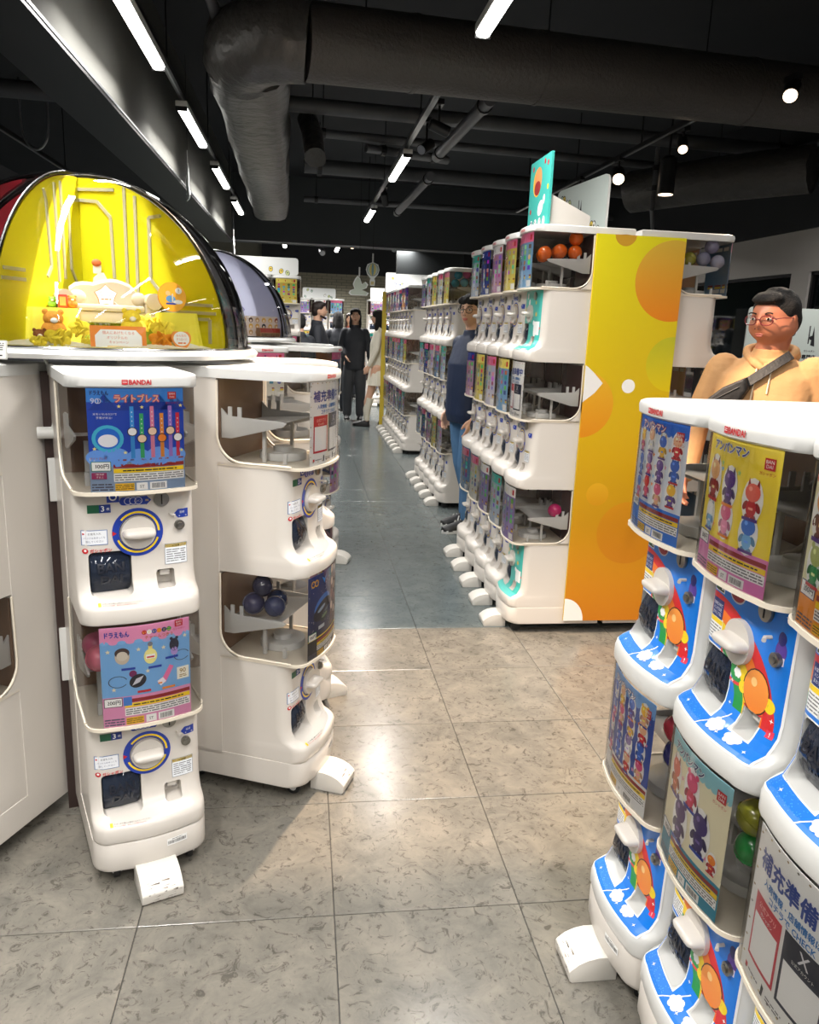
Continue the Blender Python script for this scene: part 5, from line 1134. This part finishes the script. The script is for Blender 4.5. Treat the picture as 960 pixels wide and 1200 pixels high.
def icons(P, L_, h, seed=1, n=12):
    r = random.Random(seed)
    for k in range(n):
        x, y = L_*(.08+.84*((k*.618) % 1)), h*(.12+.76*((k*.377) % 1)); s = .022
        c = r.choice([(230, 200, 80), (200, 210, 150), (240, 240, 235), (180, 200, 190)])
        if abs(x-L_*.5) < .09 and abs(y-h*.45) < .09: continue
        P.L(2).disc(x, y, s, BLK, s*1.25, n=14, rot=r.uniform(-.5, .5)); P.L(3).disc(x, y, s*.82, c, s*1.05, n=14); P.L(4).disc(x, y+.003, s*.35, (90, 90, 70), n=8)
def sg1(P, L_, h, pts):
    P.poly(pts, (205, 215, 210)); icons(P, L_, h, 2, 15)
    P.L(5).rect(L_*.5-.02, h*.42, L_*.5-.012, h*.72, BLK); P.poly([(L_*.5, h*.4), (L_*.5+.03, h*.38), (L_*.5+.012, h*.72)], BLK); P.disc(L_*.5+.002, h*.52, .014, BLK); P.text('ガシャポン', L_*.5, h*.3, .015, BLK, maxw=.13); P.text('専門店', L_*.5, h*.2, .03, BLK, maxw=.13, bold=.04); P.fine(L_*.5-.05, h*.09, L_*.5+.05, h*.12, 1, BLK, 3)
board_sign('icon_sign', 'white board with little line icons tilted on top of the double-sided block', (1.40, 4.51), (1.46, 3.90), 1.918, 2.216, sg1, round_=.04)
def sg2(P, L_, h, pts):
    P.poly(pts, (60, 178, 168)); P.L(1).disc(L_*.38, h*.68, L_*.2, (240, 190, 60), h*.2); P.L(2).disc(L_*.42, h*.72, L_*.17, (236, 150, 90), h*.17); P.L(3).disc(L_*.4, h*.6, L_*.15, (150, 40, 40), h*.1)
    P.L(2).disc(L_*.6, h*.3, L_*.13, WHT, h*.1, rot=.4); P.disc(L_*.75, h*.4, L_*.05, WHT, h*.07, rot=-.4)
    for x, y, c in ((.85, .88, RED), (.12, .3, RED), (.9, .55, YEL), (.15, .9, RED), (.7, .92, RED)): P.L(2).disc(L_*x, h*y, .012, c)
    for i, t in enumerate('アンパン'): P.L(4).disc(L_*(.2+.2*i), h*.1, .022, WHT, n=14); P.L(5).text(t, L_*(.2+.2*i), h*.1, .03, [NAVY, BLK, RED, PUR][i])
board_sign('turquoise_sign', 'turquoise board with colourful round shapes on top of the block corner', (1.085, 3.95), (1.085, 3.62), 1.918, 2.235, sg2, th=.01, round_=.008, col=(60, 170, 160))
b = MB(); b.prism([(1.099, 1.918), (1.29, 1.918), (1.29, 1.975), (1.099, 2.06)], 'y', 3.64, 3.93); tag(b.obj('sign_stand', WHITE, bevel=.002), 'white wedge-shaped stand behind the turquoise board', 'stand')
def sg3(t, seed):
    def f(P, L_, h, pts):
        P.poly(pts, (222, 224, 222)); icons(P, L_, h, seed, 9)
        if t: P.L(5).text(t, L_*.4, h*.55, h*.2, NAVY, maxw=L_*.45); P.fine(L_*.25, h*.34, L_*.55, h*.40, 1, BLK, 4)
    return f
board_sign('category_sign', 'white sign reading ファンシー above the far machines right of the aisle', (1.47, 14.62), (2.3, 14.62), 1.92, 2.40, sg3('ファンシー', 3)); board_sign('small_white_sign', 'small white sign left of the ファンシー one', (1.20, 14.62), (1.45, 14.62), 1.92, 2.12, sg3('', 5), round_=.01)
board_sign('icon_sign', 'white sign with line icons on the three-tier row behind the lavender dome', (-.90, 8.42), (-.05, 8.42), 1.92, 2.09, sg3('', 8)); board_sign('icon_sign', 'white sign with line icons above the far row before the brick wall', (-.01, 15.22), (.60, 15.22), 1.918, 2.10, sg3('', 11))
board_sign('icon_sign', 'white icon sign standing behind the man in the tan hoodie', (3.0, 5.15), (3.9, 5.05), 1.28, 1.68, sg1)
# low machines row behind the hoodie man that carries that sign
for k in range(3): machine(2, 'white', ['g%d' % (k+3), 'g%d' % (k+9)], '%s low machine against the right wall behind the hooded man' % ['left', 'middle', 'right'][k], 'low machines by the right wall', (3.12+.3*k, 5.2), -90, 0, back='back_dark')
def pendant(name, label, p, pts_list, rotz=0, top=2.7):
    r = empty(name, p, rotz); tag(r, label, 'sign')
    b = MB(); b.prism(pts_list, 'y', -.004, .004); b.obj('plate', mat('plate_white', (232, 236, 232), .5), r)
    MB().box(-.008, .008, -.002, .002, max(q[1] for q in pts_list)-.01, max(q[1] for q in pts_list)+.09).obj('hanging_strap', WHITE2, r); MB().cyl((0, 0, max(q[1] for q in pts_list)+.08), (0, 0, 3.35-p[2]), .002, 5).obj('wire', DARKM, r); return r
def circ(cx_, cz_, rx, rz, n=22): return [(cx_+rx*math.cos(2*PI*k/n), cz_+rz*math.sin(2*PI*k/n)) for k in range(n)]
bal = [(-.025, 0), (.025, 0), (.03, .05), (.02, .075), (.06, .12), (.075, .17), (.06, .225), (0, .25), (-.06, .225), (-.075, .17), (-.06, .12), (-.02, .075), (-.03, .05)]
r = pendant('balloon_plate', 'white hanging plate shaped like a hot-air balloon over the aisle', (.757, 9, 1.885), bal)
P = Print(); P.disc(0, .17, .062, (60, 70, 70), .068); P.L(1).disc(0, .17, .058, (200, 215, 205), .064); P.L(2).disc(0, .17, .035, (225, 205, 110), .064); P.L(3).disc(0, .17, .014, (120, 160, 170), .064); P.L(1).rect(-.018, .01, .018, .045, (215, 200, 140)); P.obj('plate_print', lambda x, z, l: (x, -.0046-l, z), r)
cl_ = [(-.09, 0), (.09, 0), (.11, .03), (.06, .05), (.03, .06), (.08, .08), (.10, .12), (.07, .15), (.03, .12), (.01, .18), (-.02, .21), (-.05, .17), (-.07, .12), (-.05, .07), (-.10, .05), (-.115, .02)]
r = pendant('cloud_plate', 'white hanging plate shaped like a rocking horse on a cloud', (.612, 9, 1.775), cl_)
P = Print(); P.poly([(x*.86, .008+z*.88) for x, z in cl_], (205, 215, 200)); P.obj('plate_print', lambda x, z, l: (x, -.0046-l, z), r)
pendant('hanging_plate', 'white hanging plate seen edge-on below the grey beam', (-1.0, 7, 2.15) if 0 else (-.88, 6.6, 2.34), [(x, z*1.25) for x, z in cl_], PI/2+.25); pendant('hanging_plate', 'small white hanging plate seen edge-on near the soffit', (-.82, 10, 2.2), [(x*.8, z) for x, z in cl_], PI/2+.2)
# leftover far structures beyond the soffit
MB().box(1.5, 2.6, 13.2, 13.3, 2.3, 3.35).obj('trim_5', SOFFIT); struct(bpy.data.objects['trim_5'])
for i, (x, y) in enumerate(((-.3, 12.6), (.55, 12.9))):
    lamp(x, y, 2.66, ['tube lamp seen under the soffit at the left', 'tube lamp seen under the soffit beside the balloon plate'][i], 'far tube lamps')
spotlight((.72, 12.2, 2.62), (.5, 11, 1.9), 'bright small spotlight beside the far tube lamp', True, .05)
spotlight((.30, 13.5, 2.6), (.5, 12, 1.9), 'small dim spotlight far beyond the soffit', False, .05); spotlight((1.35, 12.3, 2.6), (1.2, 11, 2.2), 'unlit spotlight beyond the soffit on the right', False, .05)
MB().box(1.55, 2.05, 18.25, 18.33, 0, 2.1).obj('door_1', mat('green_grey_door', (120, 126, 112), .6)); struct(bpy.data.objects['door_1'])
MB().cyl((1.62, 18.22, 1.0), (1.62, 18.25, 1.0), .03, 10).obj('door_handle', CHROME, bpy.data.objects['door_1'])

# ================================================================ PEOPLE
def remesh(b, name, mt, parent, vox=.008, it=6, rot=None):
    o = b.obj('tmp_'+name, mt, None); md = o.modifiers.new('r', 'REMESH'); md.mode = 'VOXEL'; md.voxel_size = vox
    sm = o.modifiers.new('s', 'SMOOTH'); sm.iterations = it; sm.factor = .5
    me = evald(o); bpy.data.objects.remove(o); me.name = name
    for p in me.polygons: p.use_smooth = True
    if not me.materials: me.materials.append(mt)
    return link(name, me, parent)
def limb(b, pts, rs, n=14):
    b.tube(pts, rs, n)
    for p, q in zip(pts, rs): b.ball(p, q*.99, 12, 8)
def ringz(z, rx, ry, cy_=0, cx_=0, n=24, p=.85): return [(cx_+rx*math.copysign(abs(math.cos(a))**p, math.cos(a)), cy_+ry*math.copysign(abs(math.sin(a))**p, math.sin(a)), z) for a in [2*PI*k/n for k in range(n)]]
def g(x, s): return math.exp(-(x/s)**2)
def head_mesh(b, c, R, fat=1., s=1.):
    rings = []
    nu, nv = 36, 28
    for i in range(nv+1):
        t = PI*(i+.01)/(nv+.02); ring = []
        for k in range(nu):
            p = 2*PI*k/nu; ux, uy, uz = math.sin(t)*math.cos(p), math.sin(t)*math.sin(p), -math.cos(t)
            x, y, z = ux*.074, uy*.093, uz*.113
            if uz < 0:
                x *= 1-.30*(-uz)**1.6*(2-fat); y *= (1-.42*(-uz)) if uy > 0 else (1-.10*(-uz)**2)
                x *= 1+(fat-1)*1.2*g(uz+.45, .35)
            if uy < 0:
                f = -uy
                y -= .021*g(x, .012)*g(z+.014, .018)*f+.011*g(x, .010)*g(z-.01, .022)*f
                y += .009*(g(x-.031, .015)+g(x+.031, .015))*g(z-.012, .013)*f
                y -= .005*g(z-.034, .010)*g(x, .05)*f; y -= .006*g(x, .02)*g(z+.052, .013)*f; y -= .007*g(x, .02)*g(z+.092, .016)*f; y += .003*g(z+.072, .006)*g(x, .03)*f
                y -= .004*(g(x-.045, .02)+g(x+.045, .02))*g(z+.02, .025)*f
            v = R @ Vector((x*s*(1+(fat-1)*.5), y*s, z*s)); ring.append((c[0]+v.x, c[1]+v.y, c[2]+v.z))
        rings.append(ring)
    b.loft(rings)
    for sgn in (-1, 1):
        q = MB(); q.ball((0, 0, 0), (.010, .018, .030), 10, 8)
        vs = []
        for v in q.v:
            w_ = R @ ((Vector(v)+Vector((sgn*.077*(1+(fat-1)*.5), .008, -.004)))*s); vs.append((c[0]+w_.x, c[1]+w_.y, c[2]+w_.z))
        b.add(vs, q.f)
def hand(b, w_, d, n, out, s=1., curl=.5, side=1):
    """w_ wrist, d direction of the fingers, n palm normal, out = sideways towards the thumb"""
    w_, d, n, out = Vector(w_), Vector(d).normalized(), Vector(n).normalized(), Vector(out).normalized()
    for k in range(-1, 3):
        p = w_+d*.01; q = w_+d*.085*s-out*(.0215*(k-.5))*s
        b.tube([p-out*.012*(k-.5), q], [.015*s, .0125*s], 10); b.ball(q, .0125*s, 10, 6)
    for k, (L_, o) in enumerate(((.070, .032), (.078, .011), (.072, -.011), (.056, -.031))):
        p = w_+d*(.088 if k < 3 else .08)*s+out*o*s; dd = d
        seg = [p]; rr_ = [.0098*s]
        for j in range(3):
            a = curl*(.5+.35*j); dd = (dd*math.cos(a)+n*math.sin(a)).normalized(); p = p+dd*L_*s*(.45, .32, .23)[j]; seg.append(p); rr_.append((.0092, .0086, .0075)[j]*s)
        limb(b, seg, rr_, 8)
    t0 = w_+d*.025*s+out*.024*s; t1 = t0+(d*.55+out*.75+n*.3).normalized()*.036*s; t2 = t1+(d*.9+out*.25+n*.4).normalized()*.03*s; t3 = t2+(d+n*.4).normalized()*.022*s
    limb(b, [w_+d*.01, t0, t1, t2, t3], [.014*s, .013*s, .0115*s, .0105*s, .0085*s], 8)
def person(label, pos, ang, o):
    s = o.get('h', 1.7)/1.7; r = empty('person', (pos[0], pos[1], 0), math.radians(ang+90)); r.scale = (s, s, s); tag(r, label, 'person')
    W = o.get('w', 1.); fat = o.get('fat', 1.); vox = o.get('vox', .009); SK = o['skin']
    hy = math.radians(o.get('head', 0)); R = Matrix.Rotation(hy, 3, 'Z') @ Matrix.Rotation(o.get('nod', 0), 3, 'X')
    hs = o.get('hs', 1.); hc = (0, -.02, 1.585)
    shx = .165*W; arms = o.get('arms') or {-1: ((-.24*W, 0, 1.14), (-.25*W, -.05, .90)), 1: ((.24*W, 0, 1.14), (.25*W, -.05, .90))}
    legs = o.get('legs') or {-1: ((-.10, -.01, .49), (-.10, .02, .09)), 1: ((.10, -.01, .49), (.10, .02, .09))}
    # body: one continuous skin
    b = MB(); head_mesh(b, hc, R, fat, hs); nk = R @ Vector((0, .03, -.07))
    b.tube([(0, .012, 1.36), (0, .008, 1.45), (nk.x+hc[0], hc[1]+nk.y*.8, 1.53)], [.075*W, .056*(1+(fat-1)*.8), .055*(1+(fat-1)*.8)], 18)
    b.loft([ringz(.84, .13*W, .09*W), ringz(.98, .14*W, .095*W), ringz(1.1, .125*W, .09*W), ringz(1.28, .15*W, .10*W), ringz(1.38, .14*W, .08), ringz(1.43, .07, .06)])
    for sd in (-1, 1):
        e, w_ = arms[sd]; sh = (sd*shx, .01, 1.37); limb(b, [sh, e, w_], [.05, .038, .026])
        d = (Vector(w_)-Vector(e)).normalized(); n = o.get('palm', {}).get(sd, Vector((-sd, 0, 0))); out = o.get('thumb', {}).get(sd, Vector((0, -1, 0)))
        hand(b, Vector(w_)+d*.005, d, n, out, 1., o.get('curl', .45))
        k, a = legs[sd]; limb(b, [(sd*.085, 0, .88), k, (a[0], a[1], a[2]+.28), a], [.085, .055, .05, .034])
        b.ball((a[0], a[1]-.05, .045), (.036, .11, .035), 12, 8)
    remesh(b, 'body', SK, r, vox, 2)
    # clothes
    J = o['jacket']; th = o.get('bulk', .018); hem = o.get('hem', .86); b = MB()
    b.loft([ringz(hem, (.15+th)*W, (.105+th)*W, -.005), ringz(hem+.06, (.155+th)*W, (.115+th)*W, -.012*W), ringz(1.05, (.15+th)*W, (.115+th)*W*(1+(W-1)*.4), -.015*W), ringz(1.22, (.165+th)*W, (.115+th)*W, -.008), ringz(1.34, (.165+th)*W, .10*W, 0), ringz(1.405, .115*W, .08, .005), ringz(1.44, .07*W, .062, .01)])
    for sd in (-1, 1):
        e, w_ = Vector(arms[sd][0]), Vector(arms[sd][1]); sh = Vector((sd*shx, .008, 1.355)); q = o.get('sleeve', 1.)*(W*.5+.5)
        if o.get('sleeve', 1.) > 0: limb(b, [sh, sh.lerp(e, .5), e, e.lerp(w_, .5), w_-(w_-e).normalized()*.005], [.068*q, .062*q, .054*q, .048*q, .040*q])
    if o.get('collar', 1): b.tube([(0, .012, 1.41), (0, .006, 1.465)], [.085, .07], 18)
    jk = remesh(b, o.get('jname', 'jacket'), J, r, vox, o.get('jit', 5))
    T = o.get('trousers')
    if T:
        b = MB(); b.loft([ringz(.80, .155*W, .11*W), ringz(.9, .15*W, .11*W), ringz(1.0, .145*W, .105*W)]); tw = o.get('tw', 1.)
        for sd in (-1, 1):
            k, a = legs[sd]; limb(b, [(sd*.088*W, 0, .84), Vector((sd*.09*W, 0, .84)).lerp(Vector(k), .5), k, (a[0], a[1], a[2]+.2), (a[0], a[1]+.0, a[2]+.015)], [.098*W, .086*W*tw, .066*tw, .060*tw, .056*tw])
        remesh(b, 'trousers', T, r, vox, 4)
    if o.get('skirt'):
        b = MB(); n = 48
        b.loft([[((.20-.06*t)*math.cos(a)*(1+.05*(1-t)*math.sin(12*a)), (.16-.04*t)*math.sin(a)*(1+.05*(1-t)*math.sin(12*a)), .62+.30*t) for a in [2*PI*k/n for k in range(n)]] for t in (0, .3, .7, 1)]); b.obj('skirt', o['skirt'], r, smooth=True)
    for sd in (-1, 1):
        k, a = legs[sd]; b = MB(); dz = a[2]-.09
        rings = []
        for y, hw_, hz in ((.065, .020, .05), (.055, .034, .075), (.01, .040, .085), (-.05, .043, .07), (-.11, .048, .052), (-.16, .044, .042), (-.19, .022, .03)):
            rings.append([(a[0]+hw_*math.cos(t), a[1]-.02+y, .018+dz+max(0, hz*math.sin(t))) for t in [2*PI*k_/16 for k_ in range(16)]])
        b.loft(rings); sh = b.obj('shoe', o.get('shoes', RUBBER), r, smooth=True, angle=60)
        b = MB(); b.prism([(a[0]+x*1.0, a[1]-.02+y) for x, y in ((-.03, .068), (.03, .068), (.043, .0), (.05, -.10), (.04, -.17), (.0, -.198), (-.04, -.17), (-.05, -.10), (-.043, 0))], 'z', dz, dz+.026); b.obj('sole', o.get('sole', WHITE2), sh, bevel=.004)
        if o.get('stripes'):
            for j in range(3): MB().tube([(a[0]+sdd*.047, a[1]-.05-.025*j, .03+dz) for sdd in (-1,)]+[(a[0]-.036, a[1]-.03-.025*j, .08+dz)], .005, 6).obj('shoe_stripe', WHITE2, sh); MB().tube([(a[0]+.047, a[1]-.05-.025*j, .03+dz), (a[0]+.036, a[1]-.03-.025*j, .08+dz)], .005, 6).obj('shoe_stripe', WHITE2, sh)
        if o.get('socks'): MB().tube([(a[0], a[1], a[2]), (a[0], a[1], a[2]+.16), (k[0], k[1], k[2]-.06)], [.042, .055, .062], 14).obj('sock', o['socks'], r, smooth=True)
    # face
    def F(x, y, z): v = R @ (Vector((x*(1+(fat-1)*.5), y, z))*hs); return (hc[0]+v.x, hc[1]+v.y, hc[2]+v.z)
    er = (0, 0, hy)
    for sd in (-1, 1):
        e = MB().ball((0, 0, 0), (.0135, .006, .0054), 14, 8).obj('eye', mat('eye_white', (225, 218, 212), .3), r, F(sd*.031, -.0845, .010), er, smooth=True)
        MB().ball((0, -.004, .0), (.0058, .0035, .0054), 10, 8).obj('iris', mat('iris_dark', (30, 20, 16), .2), e, smooth=True)
        MB().tube([(-.018, 0, -.001), (-.006, -.003, .003), (.008, -.003, .0035), (.018, .002, 0)] if sd > 0 else [(.018, 0, -.001), (.006, -.003, .003), (-.008, -.003, .0035), (-.018, .002, 0)], .0032, 6).obj('eyebrow', o['hair'], r, F(sd*.033, -.0895, .032), er, smooth=True)
        MB().tube([(-.015, .001, .002), (0, -.003, .0085), (.015, .001, .003)], .002, 6).obj('eyelid', SK, r, F(sd*.031, -.0855, .010), er, smooth=True)
    MB().ball((0, 0, 0), (.022, .0045, .0045), 14, 8).obj('upper_lip', mat('lip', o.get('lip', (178, 100, 90)), .5), r, F(0, -.0925, -.050), er, smooth=True)
    MB().ball((0, 0, 0), (.018, .0045, .005), 14, 8).obj('lower_lip', mat('lip', o.get('lip', (178, 100, 90)), .5), r, F(0, -.092, -.0575), er, smooth=True)
    for sd in (-1, 1): MB().ball((0, 0, 0), (.004, .003, .003), 8, 6).obj('nostril', mat('nostril', (90, 50, 45), .8), r, F(sd*.007, -.110, -.026), er, smooth=True)
    # hair
    b = MB()
    def hb(c, q, rot=None):
        t = MB(); t.ball((0, 0, 0), q, 22, 14); b.add([F(v[0]+c[0], v[1]+c[1], v[2]+c[2]) for v in t.v], t.f)
    st = o.get('style', 'short')
    hb((0, .018, .038), (.083, .092, .092)); hb((0, .045, .0), (.078, .066, .085)); hb((0, -.045, .088), (.058, .045, .028))
    rr2 = random.Random(int(abs(pos[0])*1000))
    for k in range(26):
        a = rr2.uniform(0, 2*PI); q = rr2.uniform(.1, 1); hb((.062*q*math.cos(a), .01+.07*q*math.sin(a), .118-.03*q*q), (.022, .026, .014))
    if st == 'short': hb((-.07, .01, .045), (.014, .035, .035)); hb((.07, .01, .045), (.014, .035, .035)); hb((.0, -.072, .086), (.05, .022, .018))
    if st == 'mop':
        for k in range(9): x = -.06+.015*k; hb((x, -.078+abs(x)*.25, .072+.008*math.sin(k*2)), (.016, .02, .024))
        hb((-.074, .0, .03), (.014, .04, .04)); hb((.074, .0, .03), (.014, .04, .04))
    if st == 'long':
        for sd in (-1, 1): hb((sd*.074, .012, -.03), (.018, .045, .10)); hb((sd*.062, -.05, .06), (.022, .03, .04)); hb((sd*.075, -.01, -.11), (.022, .035, .08))
        hb((0, .07, -.09), (.075, .04, .14))
    remesh(b, 'hair', o['hair'], r, .006 if vox < .01 else .01, 3)
    if o.get('beard'):
        b = MB()
        for k in range(11): a = PI*(k/10); x = .062*math.cos(a); b.ball(F(x, -.02-.062*math.sin(a), -.065-.03*math.sin(a)), .016, 8, 6)
        remesh(b, 'beard', o['hair'], r, .008, 2)
    if o.get('glasses'):
        gm = mat('glasses_frame', o['glasses'], .25); b = MB()
        for sd in (-1, 1):
            pts = []
            for k in range(25):
                a = 2*PI*k/24; x = .0235*math.copysign(abs(math.cos(a))**.7, math.cos(a)); z = .0185*math.copysign(abs(math.sin(a))**.8, math.sin(a)); pts.append(F(sd*.032+x, -.106+abs(sd*.032+x)*.12, .006+z))
            b.tube(pts, .0021, 6, caps=False); b.tube([F(sd*.0555, -.099, .012), F(sd*.075, -.06, .013), F(sd*.081, .01, .008)], .0019, 6)
        b.tube([F(-.009, -.106, .010), F(0, -.109, .013), F(.009, -.106, .010)], .002, 6); gl = b.obj('glasses', gm, r, smooth=True)
        for sd in (-1, 1): MB().loft([[F(sd*.032+.022*math.cos(a), -.1055+abs(sd*.032+.022*math.cos(a))*.12+d_, .006+.017*math.sin(a)) for a in [2*PI*k/20 for k in range(20)]] for d_ in (0, .0008)]).obj('lens', glassy('lens', (252, 252, 252), .4), gl)
    return r, F
SKA = mat('skin_warm', (184, 116, 88), .5, noise=.05, nscale=20); SKB = mat('skin_light', (224, 178, 150), .5); HAIR = mat('black_hair', (14, 12, 12), .8, noise=.3, nscale=60, bump=.4, bscale=140); HAIRB = mat('dark_brown_hair', (40, 28, 24), .5)
TAN = mat('tan_fleece', (186, 142, 96), .85, noise=.05, nscale=14, bump=1., bscale=5); NAVYC = mat('navy_jacket', (24, 40, 70), .6, noise=.15, nscale=8, bump=.3, bscale=9); DENIM = mat('blue_denim', (78, 118, 158), .8, noise=.2, nscale=12, bump=.2, bscale=20)
BLKC = mat('black_cloth', (42, 45, 52), .7, noise=.15, nscale=10, bump=.3, bscale=12); GREYC = mat('charcoal_cloth', (64, 66, 70), .8); CRM = mat('cream_knit', (232, 226, 208), .85, bump=.3, bscale=40)
r, F = person('heavy-set person with glasses in a tan hoodie with black crossbody bag strap', (2.01, 3.24), -130, dict(h=1.655, w=1.14, fat=1.28, hs=1.06, skin=SKA, hair=HAIR, jacket=TAN, jname='hoodie', trousers=BLKC, head=-26, nod=.12, glasses=(110, 40, 50), bulk=.02, collar=1, sleeve=1.12, vox=.007, lip=(146, 76, 66), jit=4,
    arms={-1: ((-.285, .02, 1.10), (-.27, -.13, .88)), 1: ((.285, .02, 1.10), (.27, -.13, .88))}))
# hood roll, drawstrings, bag
from mathutils.bvhtree import BVHTree
hd = [o for o in r.children if o.name.startswith('hoodie')][0]
bv = BVHTree.FromPolygons([v.co.copy() for v in hd.data.vertices], [tuple(p.vertices) for p in hd.data.polygons])
def front(x, z, off=.004):
    h = bv.ray_cast(Vector((x, -1, z)), Vector((0, 1, 0)))
    return (h[0].y if h[0] else -.05)-off
b = MB(); n = 30; pts = []
for k in range(n+1):
    a = -PI/2+2*PI*k/n; pts.append((.10*math.cos(a), .025+.085*math.sin(a), 1.452-.05*max(0, -math.sin(a))+.02*max(0, math.sin(a))))
b.tube(pts, .019, 10, caps=False); b.tube([(-.10, .06, 1.44), (-.05, .11, 1.42), (0, .13, 1.40), (.05, .11, 1.42), (.10, .06, 1.44)], [.03, .05, .06, .05, .03], 14)
b.tube([(-.085, -.03, 1.42), (-.04, -.085, 1.395), (0, -.10, 1.37)], [.02, .02, .014], 10); b.tube([(.085, -.03, 1.42), (.04, -.085, 1.395), (0, -.10, 1.37)], [.02, .02, .014], 10); remesh(b, 'hood', TAN, r, .006, 4)
for sd in (-1, 1): MB().tube([(sd*.03, front(sd*.03, z_, .006), z_) for z_ in (1.385, 1.35, 1.30, 1.25+.02*sd)], .0035, 6).obj('drawstring', mat('drawstring', (225, 205, 175), .7), r, smooth=True)
STRAP = mat('black_nylon', (28, 27, 28), .6, bump=.2, bscale=60)
bag = empty('crossbody_bag', r.location, r.rotation_euler.z); bag.scale = r.scale; tag(bag, 'black crossbody bag worn over the tan hoodie', 'bag')
b = MB(); rings = []
for k in range(22):
    t = k/21; x = .095-.17*t; z = 1.44-.145*t; dx, dz = -.013, .015
    f_ = [max(-.2, min(front(q, w_, 0), front(q*.9, w_-.02, .0))) for q, w_ in ((x+dx, z+dz), (x-dx, z-dz))]
    rings.append([(x+dx, f_[0]-.02, z+dz), (x-dx, f_[1]-.02, z-dz), (x-dx, f_[1]+.01, z-dz), (x+dx, f_[0]+.01, z+dz)])
b.loft(rings).obj('strap', STRAP, bag)
b = MB(); c0 = Vector((-.125, front(-.1, 1.27, .03), 1.255))
b.loft([[(c0.x+x*k_, c0.y+y, c0.z+z*k_+x*.6*k_) for x, z in ((-.09, -.05), (.05, -.07), (.085, -.02), (.07, .04), (-.02, .045), (-.095, .02))] for y, k_ in ((-.035, .86), (-.025, 1), (.035, 1), (.05, .9))]); b.obj('bag_body', STRAP, bag, bevel=.008)
MB().tube([(c0.x-.06, c0.y-.036, c0.z-.03), (c0.x+.05, c0.y-.036, c0.z+.04)], .003, 6).obj('zip', DARKM, bag); bx = c0.x+.085; MB().box(bx-.012, bx+.012, front(bx, 1.31, .022), front(bx, 1.31, .0), 1.30, 1.325).obj('buckle', RUBBER, bag)
person('man in glasses, navy jacket and blue jeans standing behind the double-sided block', (1.20, 5.62), -160, dict(h=1.69, skin=SKB, hair=HAIR, jacket=NAVYC, trousers=DENIM, style='mop', head=30, glasses=(30, 28, 30), bulk=.026, shoes=RUBBER, stripes=1, vox=.007, tw=1.0, hem=.80,
    arms={-1: ((-.23, .05, 1.14), (-.24, -.02, .88)), 1: ((.235, .0, 1.13), (.235, -.09, .87))}, legs={-1: ((-.09, .02, .49), (-.09, .08, .09)), 1: ((.10, -.06, .49), (.10, -.02, .09))}, palm={1: Vector((-1, 0, 0)), -1: Vector((1, 0, 0))}))
person('woman with long dark hair in a black jacket and wide grey trousers facing the camera', (.80, 12.4), -95, dict(h=1.70, w=.92, skin=SKB, hair=HAIR, jacket=BLKC, trousers=GREYC, style='long', tw=1.25, vox=.014, bulk=.02, hem=.78, arms={-1: ((-.22, .03, 1.14), (-.14, -.12, 1.0)), 1: ((.22, .03, 1.14), (.24, -.04, .9))}))
tag(MB().box(-.09, .09, -.05, .05, 0, .20).obj('black_bag', STRAP, None, (.97, 12.2, .66), (0, 0, .2), bevel=.02), 'black handbag hanging at the dark-jacketed woman', 'bag') if 0 else None
person('woman in cream sweater, short pleated white skirt and knee socks walking left', (1.10, 11.65), -195, dict(h=1.67, w=.9, skin=SKB, hair=HAIR, jacket=CRM, jname='sweater', skirt=CRM, style='long', vox=.014, hem=.86, socks=CRM, shoes=RUBBER, sole=RUBBER, legs={-1: ((-.08, .08, .49), (-.08, .22, .11)), 1: ((.08, -.10, .49), (.08, -.14, .09))}, arms={-1: ((-.21, .05, 1.14), (-.2, -.08, .95)), 1: ((.21, .0, 1.14), (.2, -.1, .92))}))
person('bearded man in dark jacket seen in profile beyond the lavender dome', (.20, 11.0), 0, dict(h=1.74, skin=SKB, hair=HAIRB, jacket=BLKC, trousers=BLKC, beard=1, vox=.014, bulk=.028))
person('person with black hair in a dark coat with pale stripe behind the facing woman', (.58, 13.4), 100, dict(h=1.65, skin=SKB, hair=HAIR, jacket=BLKC, trousers=BLKC, style='long', vox=.016))
person('person in a black puffer jacket partly hidden by the machines on the left', (-.04, 10.4), 120, dict(h=1.56, skin=SKB, hair=HAIR, jacket=BLKC, trousers=BLKC, vox=.016, bulk=.04))
person('distant person in a red-brown top in front of the brick wall', (.93, 16.2), -90, dict(h=1.68, skin=SKB, hair=HAIRB, jacket=mat('rust_top', (170, 96, 80), .8), trousers=BLKC, style='long', vox=.018))
